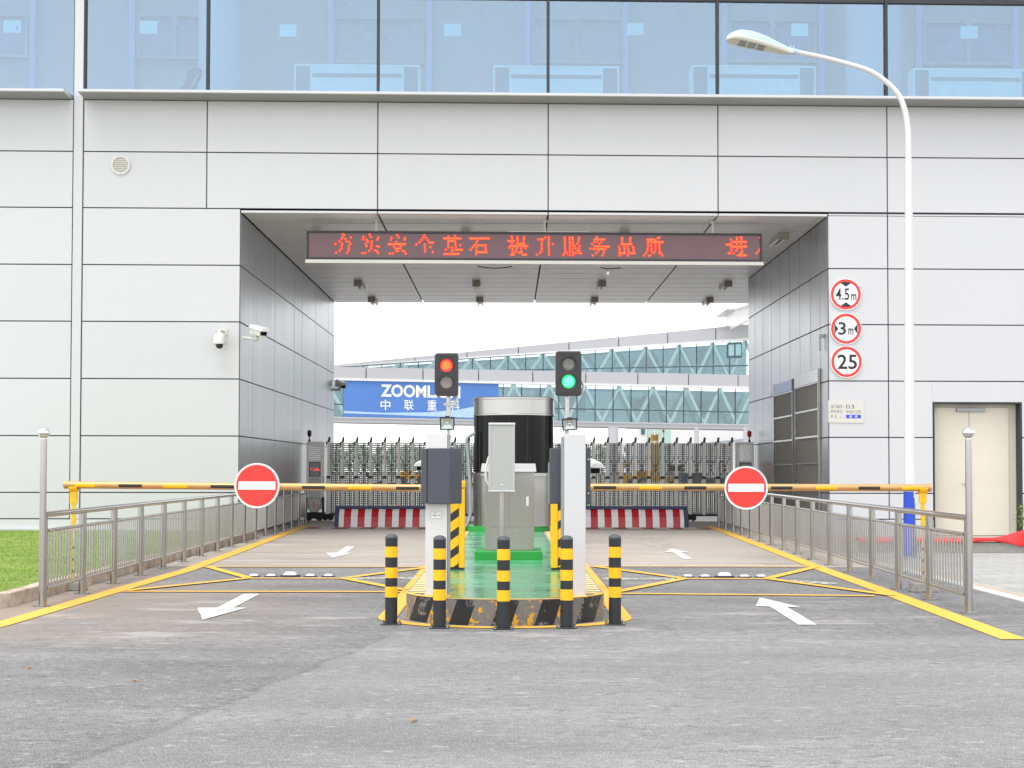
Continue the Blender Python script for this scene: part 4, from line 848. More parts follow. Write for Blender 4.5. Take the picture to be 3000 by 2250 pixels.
# ------------------------------------------------------------------ traffic lights, floodlights
def traffic_light(u0, u1, v0, v1, pu, Y, red, label):
    a, b = P(u0, v1, Y), P(u1, v0, Y); px = P(pu, 1400, Y).x; cx = (a.x + b.x) / 2
    t = thing('traffic_light', (px, Y + .12, IH), label, 'traffic light', 'two-lamp traffic lights'); F_ = Fr((a.x, Y, a.z)); w_, h_ = b.x - a.x, b.z - a.z
    r_ = .028; pts = [(w_ * .5 + (w_ / 2 - r_) * sx + r_ * math.cos(t_), h_ * .5 + (h_ / 2 - r_) * sy + r_ * math.sin(t_)) for sx, sy, t0 in ((1, 1, 0), (-1, 1, .5), (-1, -1, 1), (1, -1, 1.5)) for t_ in [math.pi * (t0 + .5 * i / 5) for i in range(6)]]
    mb = MB().fpoly(F_, pts, -.11, 0); part(t, 'housing', mb, 'tlblack', .008)
    for s_ in (.92, .08): mb = MB().fbox(F_, w_ * .13, w_ * .87, h_ * s_, h_ * (s_ + .01), 0, .004); part(t, 'seam', mb, 'black')
    for i, bf in enumerate((.705, .315)):
        lit = (i == 0) == red; R_ = w_ * .268
        vz = MB(); n = 28; vs = []                      # visor: a short tube open at the bottom
        for r__ in (R_ * 1.0, R_ * 1.10):
            for c in (0, .05):
                for k in range(n + 1): t_ = math.pi * (-.12 + 1.24 * k / n); vs.append(F_(w_ * .5 + r__ * math.cos(t_), h_ * bf + r__ * math.sin(t_), c * (.4 + .6 * max(0, math.sin(t_)))))
        N = n + 1; fs = []
        for k in range(n): fs += [(k, k + 1, N + k + 1, N + k), (2 * N + k, 3 * N + k, 3 * N + k + 1, 2 * N + k + 1), (N + k, N + k + 1, 3 * N + k + 1, 3 * N + k)]
        vz.add(vs, fs, 0, False); part(t, 'visor', vz, 'tlblack')
        ln = MB(); ln.ring(F_, w_ * .5, h_ * bf, 0, R_ * .98, .0005, .004)
        l_ = part(t, 'lens', ln, ('redon' if red else 'greenon') if lit else ('lens_off' if red else 'lens_green_off'))
        ds = MB()
        for q in range(-5, 6):
            for s_ in range(-5, 6):
                xx, yy = q * R_ * .185 + (s_ % 2) * R_ * .09, s_ * R_ * .17
                if math.hypot(xx, yy) < R_ * .74: ds.ring(F_, w_ * .5 + xx, h_ * bf + yy, 0, R_ * .078, .004, .0065, 0, 8)
        part(l_, 'led_dots', ds, ('redcore' if red else 'greencore') if lit else 'lensdot')
    mb = MB(); mb.cyl((px, Y + .135, IH), (px, Y + .135, b.z + .01), .021, n=16); part(t, 'pole', mb, 'steel')
    mb = MB().box(px - .03, px + .03, Y + .105, Y + .16, a.z + h_ * .2, a.z + h_ * .26); mb.box(px - .03, px + .03, Y + .105, Y + .16, a.z + h_ * .74, a.z + h_ * .8); part(t, 'clamp', mb, 'steel')
    mb = MB().box(px - .07, px + .07, Y + .06, Y + .2, IH + .006, IH + .016); part(t, 'base_plate', mb, 'steel')
    mb = MB()
    if red: mb.tube(smooth([P(1339, 1150, Y + .1), P(1338, 1172, Y + .08), P(1325, 1186, Y + .07), P(1300, 1184, Y + .08)], 6), .013, 8)
    else: mb.tube(smooth([P(1702, 1110, Y + .1), P(1709, 1130, Y + .1), P(1707, 1146, Y + .1), P(1698, 1156, Y + .12)], 6), .013, 8)
    part(t, 'cable', mb, 'offwhite')
    return px
M['tlblack'] = plain('traffic_light_housing', (46, 44, 46), .42, 0, .08, 20); M['lensdot'] = plain('lens_bead', (150, 146, 138), .2)
pl_x = traffic_light(1273, 1342.6, 1034, 1159, 1312, 14.2, True, 'traffic light with its upper lamp lit red, left side of the island')
pr_x = traffic_light(1627.8, 1703.7, 1028.6, 1158.8, 1663, 14.2, False, 'traffic light with its lower lamp lit green, right side of the island')
def floodlight(u0, u1, v0, v1, Y, px, tilt, label):
    a, b = P(u0, v1, Y), P(u1, v0, Y); w_, h_ = b.x - a.x, b.z - a.z; ca, sa = math.cos(tilt), math.sin(tilt)
    F_ = Fr(((a.x + b.x) / 2, Y, (a.z + b.z) / 2), (ca, 0, sa), (-sa * .98, -.17, ca * .98)); t = thing('floodlight', F_(0, -h_ / 2, -.04), label, 'floodlight', 'floodlights on the traffic light poles')
    w2, h2 = w_ * .47, h_ * .5
    mb = MB(); f_ = .012
    for q in ((-w2, w2, h2 - f_, h2), (-w2, w2, -h2, -h2 + f_), (-w2, -w2 + f_, -h2 + f_, h2 - f_), (w2 - f_, w2, -h2 + f_, h2 - f_)): mb.fbox(F_, *q, -.03, .004)
    vs = [F_(-w2, -h2, -.03), F_(w2, -h2, -.03), F_(w2, h2, -.03), F_(-w2, h2, -.03), F_(-w2 * .5, -h2 * .5, -.085), F_(w2 * .5, -h2 * .5, -.085), F_(w2 * .5, h2 * .5, -.085), F_(-w2 * .5, h2 * .5, -.085)]
    mb.hexa(vs); part(t, 'casing', mb, 'dark', .002)
    mb = MB(); w3, h3 = w2 - f_, h2 - f_
    mb.add([F_(-w3, -h3, .0), F_(w3, -h3, .0), F_(w3, h3, .0), F_(-w3, h3, .0), F_(-w3 * .3, -h3 * .1, -.02), F_(w3 * .3, -h3 * .1, -.02), F_(w3 * .3, h3 * .25, -.02), F_(-w3 * .3, h3 * .25, -.02)], [(0, 1, 5, 4), (1, 2, 6, 5), (2, 3, 7, 6), (3, 0, 4, 7), (4, 5, 6, 7)]); part(t, 'reflector', mb, 'reflector')
    mb = MB(); mb.cyl(F_(-w3 * .28, h3 * .1, -.008), F_(w3 * .28, h3 * .1, -.008), .007, n=8); part(t, 'tube', mb, 'white')
    mb = MB().fbox(F_, -.02, .02, h2, h2 + .008, -.03, .0); part(t, 'latch', mb, 'black')
    mb = MB(); mb.tube([F_(-w2 * .6, -h2, -.02), F_(-w2 * .6, -h2 - .05, -.05), V((px - .02, Y + .11, F_(0, -h2, 0).z - .08))], .004, 6); mb.tube([F_(w2 * .6, -h2, -.02), F_(w2 * .6, -h2 - .05, -.05), V((px + .02, Y + .11, F_(0, -h2, 0).z - .08))], .004, 6); mb.box(px - .03, px + .03, Y + .09, Y + .105, F_(0, 0, 0).z - .03, F_(0, 0, 0).z + .03); part(t, 'bracket', mb, 'steel')
floodlight(1287, 1333, 1222, 1260, 14.15, pl_x, .0, 'small black floodlight on the red traffic light pole')
floodlight(1645.5, 1692.5, 1226, 1261, 14.15, pr_x, .07, 'small black floodlight tilted on the green traffic light pole')
bullet(P(1250, 1358, 14.5), P(1228, 1369, 14.25), P(1262, 1385, 14.45), 'white bullet camera half hidden behind the left charcoal housing', sc_=.7)
bullet(P(1712, 1357, 14.5), P(1748, 1375, 14.05), P(1712, 1415, 14.4), 'white bullet camera sticking out behind the right control column', sc_=.95)

# ------------------------------------------------------------------ barrier machines and booms
def barrier(u0, u1, Y, left, label):
    z0 = IH + .006; a, b = P(u0, 1669, Y), P(u1, 1669, Y); zt = P(1360, 1409, Y).z; D = .34
    t = thing('barrier_machine', ((a.x + b.x) / 2, Y + D / 2, IH), label, 'barrier', 'boom barriers'); sgn = -1 if left else 1
    fx0, fx1 = (b.x - .062, b.x) if left else (a.x, a.x + .075)
    hx0, hx1 = (a.x, fx0 - .0) if left else (fx1, b.x)
    mb = MB().box(a.x + .004, b.x - .004, Y + .012, Y + D, z0 + .03, zt - .08); part(t, 'cabinet', mb, 'yellow', .01)
    mb = MB().box(hx0 + .004, hx1 - .004, Y, Y + .011, z0 + .03, zt - .16); part(t, 'hazard_panel', mb, 'hazard')
    mb = MB().box(fx0, fx1, Y - .012, Y + .05, z0 + .02, zt - .10); part(t, 'corner_trim', mb, 'yellow', .008)
    mb = MB().box(a.x - .004, b.x + .004, Y - .01, Y + D + .01, zt - .08, zt); part(t, 'lid', mb, 'yellow', .016)
    mb = MB().box(a.x + .01, b.x - .01, Y + .02, Y + D - .01, z0, z0 + .03); part(t, 'foot', mb, 'black')
    return t
bt = barrier(1268, 1361, 17.2, True, 'yellow boom barrier on the left of the island, striped front, boom to the left')
bt2 = barrier(1614, 1706, 17.2, False, 'yellow boom barrier on the right of the island, striped front, boom to the right')
def boom(root, ua, va, ub, vb, Y, stickers):            # from pivot a to tip b
    a, b = P(ua, va, Y), P(ub, vb, Y); d = (b - a).normalized(); r_ = .040
    bm = part(root, 'boom', MB().lathe(a, [(r_, 0), (r_, (b - a).length)], 16, 0, d), 'gold')
    mb = MB().lathe(b, [(r_ + .004, -.03), (r_ + .004, .006), (r_ * .8, .012)], 16, ax=d); part(bm, 'end_cap', mb, 'gold')
    for u0, u1, m in stickers:
        p, q = a + (b - a) * ((u0 - ua) / (ub - ua)), a + (b - a) * ((u1 - ua) / (ub - ua)); n = 5; mb = MB(); vs = []
        for c in (p, q):
            for k in range(n): t_ = R(-152 + 34 * k / (n - 1) - 22 + 10); vs.append(c + V((0, math.sin(R(-115 + 50 * k / (n - 1) - 0)) * 0, 0)) + V((0, -math.cos(R(-32 + 50 * k / (n - 1))) * (r_ + .0015), math.sin(R(-32 + 50 * k / (n - 1))) * (r_ + .0015))))
        mb.add(vs, [(k, n + k, n + k + 1, k + 1) for k in range(n - 1)]); part(bm, 'sticker', mb, m)
    mb = MB(); mb.cyl(a + V((0, -.06, 0)), a + V((0, .10, 0)), .07, n=20); part(root, 'pivot', mb, 'dark')
    return a, b
BK, YE = 'stickblack', 'yellow'; M['stickblack'] = plain('black_sticker', (46, 44, 44), .45)
YB = 17.05
boom(bt, 1300, 1430, 190, 1420.3, YB, [(221, 280, YE), (350, 418, BK), (481, 551, YE), (619, 687, BK), (752, 820, YE), (886, 953, BK), (1021, 1090, YE), (1161, 1228, BK)])
boom(bt2, 1680, 1427, 2726, 1429, YB, [(1738, 1804, BK), (1872, 1938, YE), (2004, 2068, BK), (2130, 2196, YE), (2257, 2320, BK), (2388, 2452, YE), (2513, 2576, BK), (2640, 2698, YE)])
def no_entry(u, v, r, label):
    p = P(u, v, YB - .06); s_ = thing('no_entry_sign', p, label, 'road sign', 'no entry signs on the booms'); F_ = Fr(p)
    mb = MB(); mb.ring(F_, 0, 0, 0, r, -.012, 0); mb.ring(F_, 0, 0, r - .006, r + .003, -.022, .004); part(s_, 'plate', mb, 'signwhite')
    mb = MB(); mb.ring(F_, 0, 0, 0, r * .93, .0005, .002); part(s_, 'red_disc', mb, 'red')
    mb = MB().fbox(F_, -r * .83, r * .83, -r * .185, r * .185, .002, .0035); part(s_, 'white_bar', mb, 'signwhite')
    mb = MB(); mb.box(p.x - .03, p.x + .03, YB - .058, YB - .042, p.z - .07, p.z + .07); mb.box(p.x - .03, p.x + .03, YB - .042, YB + .045, p.z + .06, p.z + .07); part(s_, 'clamp', mb, 'steel')
no_entry(752.7, 1422.5, .246, 'round red no-entry sign on the left boom'); no_entry(2186, 1429, .237, 'round red no-entry sign on the right boom')
def boom_rest(u, vt, vb, thin, label):
    g_ = G(u, vb); Y = YB; x = P(u, 1430, Y).x; zt = P(u, vt, Y).z; t = thing('boom_rest', (x, Y, 0), label, 'boom rest', 'yellow boom rests')
    mb = MB().hexa([(x - .15, Y - .09, 0), (x + .15, Y - .09, 0), (x + .15, Y + .09, 0), (x - .15, Y + .09, 0), (x - .14, Y - .08, .10), (x + .14, Y - .08, .10), (x + .14, Y + .08, .10), (x - .14, Y + .08, .10)]); part(t, 'footing', mb, 'concrete', .012)
    zs = zt - .14; mid = .56
    mb = MB(); mb.box(x - .022, x + .022, Y - .012, Y + .012, mid, zs); part(t, 'upper_post', mb, 'yellow', .004)
    rr = .010 if thin else .019
    mb = MB(); mb.cyl((x, Y, .10), (x, Y, mid), rr, n=12); pt_ = part(t, 'lower_post', mb, 'yellow')
    for z in (.2, .33, .46): mb = MB(); mb.cyl((x, Y, z), (x, Y, z + .028), rr + .002, n=12); part(pt_, 'black_band', mb, 'black')
    mb = MB(); cx, cz = x, P(u, 1426 if thin else 1430, Y).z
    vs = []; n = 14
    for r_ in (.046, .066):
        for y in (-.035, .035): vs += [(cx + r_ * math.cos(math.pi * (1 + k / n)) * 0 + 0, 0, 0) for k in range(0)]
    for k in range(n + 1):                               # a cradle that opens upwards round the boom (runs along x)
        a = math.pi * (1 + k / n)
        for r_ in (.045, .058): vs += [(cx - .045, Y + r_ * math.cos(a), cz + r_ * math.sin(a)), (cx + .045, Y + r_ * math.cos(a), cz + r_ * math.sin(a))]
    fs = []
    for k in range(n): o = 4 * k; fs += [(o, o + 1, o + 5, o + 4), (o + 2, o + 6, o + 7, o + 3), (o, o + 4, o + 6, o + 2), (o + 1, o + 3, o + 7, o + 5)]
    fs += [(0, 2, 3, 1), (4 * n, 4 * n + 1, 4 * n + 3, 4 * n + 2)]
    mb.add(vs, fs); mb.box(cx - .04, cx + .04, Y - .02, Y + .02, zs - .02, cz - .05); part(t, 'cradle', mb, 'yellow', .003)
boom_rest(216, 1432, 1737, True, 'slim yellow post cradling the tip of the left boom'); boom_rest(2703, 1432, 1732, False, 'yellow post cradling the tip of the right boom')

# ------------------------------------------------------------------ loudspeaker on its pole, steel cabinet, round booth
YS = 16.4; a, b = P(1431, 1441, YS), P(1508.5, 1238.5, YS); sp = thing('column_loudspeaker', (P(1470, 1500, YS).x, YS + .08, IH), 'grey rectangular loudspeaker on a thin steel pole in the middle of the island', 'loudspeaker')
mb = MB().box(a.x + .012, b.x - .012, YS, YS + .13, a.z + .02, b.z - .02); part(sp, 'body', mb, 'lightgrey', .01)
for xa in (a.x, b.x - .03): mb = MB().box(xa, xa + .03, YS - .012, YS + .13, a.z + .018, b.z - .026); part(sp, 'side_rail', mb, 'lightgrey', .006)
for za, zb_ in ((b.z - .026, b.z), (a.z, a.z + .018)): mb = MB().box(a.x - .002, b.x + .005, YS - .018, YS + .135, za, zb_); part(sp, 'end_cap', mb, 'pale', .008)
gr = MB()
mb = MB().box(a.x + .03, b.x - .03, YS - .006, YS - .001, a.z + .02, b.z - .028); part(sp, 'grille', mb, 'grille')
mb = MB().box((a.x + b.x) / 2 - .014, (a.x + b.x) / 2 + .014, YS - .008, YS - .0062, a.z + .075, a.z + .083); part(sp, 'badge', mb, 'signwhite')
px = P(1470, 1500, YS).x; mb = MB(); mb.cyl((px, YS + .09, IH + .01), (px, YS + .09, b.z - .1), .029, n=20); part(sp, 'pole', mb, 'steel')
mb = MB().box(px - .09, px + .09, YS + .0, YS + .18, IH + .006, IH + .018); part(sp, 'base_plate', mb, 'steel')
mb = MB().tube(smooth([P(1432, 1421, YS + .03), P(1424, 1403, YS + .03), P(1424, 1372, YS + .04), P(1432, 1338, YS + .08)], 6), .011, 8); part(sp, 'cable', mb, 'offwhite')
YC = 19.3; a, b = P(1420.5, 1612, YC), P(1565, 1383, YC); cz0 = .331; cb = thing('steel_cabinet', ((a.x + b.x) / 2, YC + .25, cz0), 'stainless steel equipment cabinet with sloping lid on a green plinth', 'cabinet')
mb = MB().box(a.x, b.x, YC, YC + .5, cz0, b.z); part(cb, 'body', mb, 'steel2', .006)
zs = P(1500, 1545, YC).z; xm_ = P(1492, 1500, YC).x
for x0, x1 in ((a.x + .008, xm_ - .003), (xm_ + .003, b.x - .008)): mb = MB().box(x0, x1, YC - .012, YC - .001, zs + .004, b.z - .03); part(cb, 'door', mb, 'steel2', .003)
mb = MB().box(a.x + .006, b.x - .006, YC - .010, YC - .001, cz0, zs - .004); part(cb, 'base_panel', mb, 'steel2', .003)
lx0, lx1 = P(1409, 1383, YC - .05).x, P(1571, 1383, YC - .05).x; lz = b.z
mb = MB().hexa([(lx0, YC - .05, lz), (lx1, YC - .05, lz), (lx1, YC + .55, lz), (lx0, YC + .55, lz), (lx0, YC - .05, lz + .03), (lx1, YC - .05, lz + .03), (lx1, YC + .55, lz + .11), (lx0, YC + .55, lz + .11)]); part(cb, 'lid', mb, 'lidsteel', .004)
p, q = P(1541.5, 1482, YC), P(1549, 1455, YC); mb = MB().box(p.x, q.x, YC - .026, YC - .012, p.z, q.z); part(cb, 'handle', mb, 'white', .003)
p = P(1567, 1433, YC); mb = MB().box(b.x, b.x + .03, YC + .01, YC + .05, p.z - .015, p.z + .015); part(cb, 'hinge', mb, 'steel')
bx, by, br = P(1505.5, 1400, 28.2).x, 28.25, .745
bo = thing('round_booth', (bx, by, IH + .1), 'round booth of dark glass and stainless bands behind the steel cabinet', 'booth')
zb0 = IH + .10; zb1 = P(1505, 1383, 27.5).z; zb2 = P(1505, 1217, 27.5).z; zb3 = P(1505, 1161, 27.5).z
mb = MB().lathe((bx, by, 0), [(br * 1.0, zb0), (br * 1.0, zb0 + .03), (br * .985, zb0 + .032), (br * .985, zb1 - .09)], 64); part(bo, 'lower_wall', mb, 'steel2')
mb = MB().lathe((bx, by, 0), [(br * .99, zb1 - .088), (br * 1.01, zb1 - .08), (br * 1.01, zb1 - .02), (br * .99, zb1 - .008)], 64); part(bo, 'sill_band', mb, 'steel')
mb = MB().lathe((bx, by, 0), [(br * .985, zb1 - .006), (br * .985, zb2)], 64, cap=False); gl_ = part(bo, 'glass_drum', mb, 'tile')
mb = MB()
for k in range(14): t_ = 2 * math.pi * k / 14 + .1; mb.box(bx + br * .985 * math.cos(t_) - .004, bx + br * .985 * math.cos(t_) + .004, by + br * .985 * math.sin(t_) - .004, by + br * .985 * math.sin(t_) + .004, zb1, zb2 - .01)
part(gl_, 'glazing_joint', mb, 'black')
mb = MB().lathe((bx, by, 0), [(br * .99, zb2 + .002), (br * 1.012, zb2 + .01), (br * 1.012, zb2 + .035), (br * .995, zb2 + .042), (br * .995, zb3 - .05), (br * 1.012, zb3 - .044), (br * 1.012, zb3 - .012), (br * .98, zb3), (.02, zb3 + .02)], 64); part(bo, 'roof_band', mb, 'steel')
fl = lambda u, v: P(u, v, 27.9)
mb = MB().tube(smooth([fl(1392, 1268), fl(1378, 1276), fl(1367, 1290), fl(1371, 1330), fl(1376, 1400), fl(1379, 1480), fl(1375, 1520), fl(1362, 1545), fl(1350, 1558)], 5), .032, 10); part(bo, 'flexible_conduit', mb, 'stand')
# ------------------------------------------------------------------ red and white road blockers
def blocker(x0, x1, label, lug):
    y = 35.6; t = thing('road_blocker', ((x0 + x1) / 2, y, 0), label, 'road blocker', 'raised road blockers'); pr = [(0.0, .0), (.02, .12), (.07, .24), (.15, .35), (.24, .42)]
    mb = MB(); n = len(pr)
    vs = [(x, y + c, z) for x in (x0 + .06, x1 - .06) for c, z in pr]; mb.add(vs, [(i, n + i, n + i + 1, i + 1) for i in range(n - 1)]); part(t, 'striped_face', mb, 'blocker')
    mb = MB(); mb.box(x0 - .02, x1 + .02, y + .2, y + .62, .422, .49); part(t, 'top_beam', mb, 'navy', .006)
    for xa, xb, o in ((x0 - .05, x0 + .055, -1), (x1 - .055, x1 + .05, 1)):
        mb = MB(); F_ = Fr((xa, 0, 0), (0, -1, 0), (0, 0, 1)); mb.fpoly(F_, [(-y - .03, 0), (-y - .62, 0), (-y - .62, .42), (-y - .22, .42)][::-1], 0, -(xb - xa) * 1.0); part(t, 'side_cheek', mb, 'navy', .004)
    mb = MB().box(x0, x1, y + .3, y + .6, 0, .42); part(t, 'body', mb, 'dark')
    lx_ = P(lug, 1484, y).x; mb = MB().box(lx_ - .14, lx_ + .14, y + .25, y + .45, .492, .505); part(t, 'lifting_lug', mb, 'gold')
blocker(-3.99, -1.1, 'raised red and white striped road blocker across the left lane', 1154); blocker(1.2, 4.13, 'raised red and white striped road blocker across the right lane', 1838)

# ------------------------------------------------------------------ stainless railings
def railing(ya, n, step, xf, ball_label):
    xa = xf(ya); t = thing('railing', (xa, ya, 0), ball_label, 'railing', 'stainless railings along the lanes'); top, mid, low = .895, .735, .165
    yy = [ya + .10 + step * i for i in range(n + 1)]
    mb = MB(); mb.cyl((xa, ya, 0.01), (xa, ya, 1.64), .032, n=20); ep = part(t, 'end_post', mb, 'steel')
    mb = MB().sphere((xa, ya, 1.70), .056, 0, 24, 14); mb.lathe((xa, ya, 0), [(.026, 1.63), (.02, 1.66)], 14); part(ep, 'ball', mb, 'chrome')
    def base(x, y): return MB().lathe((x, y, 0), [(.085, .001), (.085, .010), (.045, .014)], 20)
    part(t, 'base_plate', base(xa, ya), 'steel')
    for i, y in enumerate(yy):
        x = xf(y); mb = MB(); mb.cyl((x, y - .034, .01), (x, y - .034, top), .031, n=14)
        if i: mb.cyl((x, y + .034, .01), (x, y + .034, top), .031, n=14)
        part(t, 'post', mb, 'steel')
        if i: part(t, 'base_plate', base(x, y), 'steel')
    for y0, y1 in zip(yy, yy[1:]):
        x0, x1 = xf(y0), xf(y1); mb = MB(); k = 12
        for j in range(k): f = (j + .5) / k; yb_ = y0 + .05 + (y1 - y0 - .1) * f; xb_ = x0 + (x1 - x0) * f; mb.cyl((xb_, yb_, low), (xb_, yb_, mid), .0095, n=8)
        part(t, 'baluster_panel', mb, 'steel')
        mb = MB(); mb.cyl((x0, y0 + .05, mid), (x1, y1 - .05, mid), .018, n=12); part(t, 'middle_rail', mb, 'steel'); mb = MB(); mb.cyl((x0, y0 + .05, low), (x1, y1 - .05, low), .018, n=12); part(t, 'bottom_rail', mb, 'steel')
    pts = [(xf(y), y, top) for y in [ya] + yy]; mb = MB().tube(pts, .030, 16); part(t, 'top_rail', mb, 'steel')
railing(15.1, 16, 1.43, lambda y: -4.57 - .45 * max(0, (y - 15.1)) / 22.7, 'long stainless railing on the left, its end post with a ball standing by the lawn')
railing(14.53, 15, 1.42, lambda y: 4.35 + .5 * max(0, (y - 14.5)) / 19., 'long stainless railing on the right, its ball-topped end post in front of the cream door')

# ------------------------------------------------------------------ white road studs
first = None
def stud(x, y, s, label):
    t = thing('road_stud', (x, y, 0), label, 'road stud', 'white road studs across the lanes')
    mb = MB().lathe((x, y, 0), [(.10, .001), (.09, .009), (.06, .012)], 20); part(t, 'base', mb, 'rubber')
    mb = MB().hexa([(x - .062, y - .05, .012), (x + .062, y - .05, .012), (x + .062, y + .05, .012), (x - .062, y + .05, .012), (x - .04, y - .03, .036), (x + .04, y - .03, .036), (x + .04, y + .03, .036), (x - .04, y + .03, .036)]); part(t, 'cap', mb, 'white', .006)
    return t
ordn = ['first', 'second', 'third and largest', 'fourth', 'fifth']
for us, ln in (((743.5, 794, 850, 909, 962), 'left'), ((2015, 2066, 2122, 2181, 2230), 'right')):
    for i, u in enumerate(us):
        x = P(u, 1690, 19.3).x; lb = 'white stud on a dark base in the %s lane, %s from the left' % (ln, ordn[i])
        if first is None: first = stud(x, 19.3, 1, lb); o = first
        else: o = dup(first, (x, 19.3, 0), lb)
        o.scale = (1.4, 1.4, 1.7) if i == 2 else (.95, .95, .95)
# ------------------------------------------------------------------ low wall with red cloth, shrub
lw = MB().box(5.75, 13, 25.1, 25.35, 0, .165); solo('low_wall', lw, 'concrete', 'low grey concrete wall under the red cloth, in front of the cream door', 'wall', bev=.01)
mb = MB(); n = 40; vs = []
for i in range(n + 1):
    x = 5.72 + (13.2 - 5.72) * i / n; t = max(0, min(1, (x - 7.95) / .7)); e = t * t * (3 - 2 * t); z1 = .238 + .15 * e; z0 = .172 - .09 * e; z0f = z0 + .012 * math.sin(x * 5)
    vs += [(x, 25.06, z0f), (x, 25.05, z0f + .03), (x, 25.10, z1 - .02), (x, 25.16, z1), (x, 25.30, z1), (x, 25.38, z0)]
mb.add(vs, [(i * 6 + j, (i + 1) * 6 + j, (i + 1) * 6 + j + 1, i * 6 + j + 1) for i in range(n) for j in range(5)], 0, True); solo('red_cloth', mb, 'redcloth', 'strip of red cloth draped along the low wall, rising at the right edge', 'cloth')
c = P(3018, 1500, 26); sh = thing('shrub', (c.x, 26, 0), 'green leafy shrub at the right edge beside the red cloth', 'shrub'); mb = MB(); mb.cyl((c.x, 26, 0), (c.x, 26, .5), .02, .012, 8); mb.cyl((c.x, 26, .3), (c.x - .15, 25.95, .6), .01, .006, 6); part(sh, 'stem', mb, 'kerb')
mb = MB()
for i in range(420):
    d = V((random.gauss(0, 1), random.gauss(0, 1), random.gauss(0, 1))).normalized() * (random.random() ** .4); p = V((c.x + d.x * .26, 26 + d.y * .24, .58 + d.z * .30)); a = V((random.gauss(0, 1), random.gauss(0, 1), random.gauss(0, .6))).normalized(); b_ = a.cross(V((0, 0, 1))).normalized(); s_ = random.uniform(.03, .06)
    mb.add([p, p + a * s_ * .5 + b_ * s_ * .3, p + a * s_, p + a * s_ * .5 - b_ * s_ * .3], [(0, 1, 2, 3)])
part(sh, 'foliage', mb, 'blade')
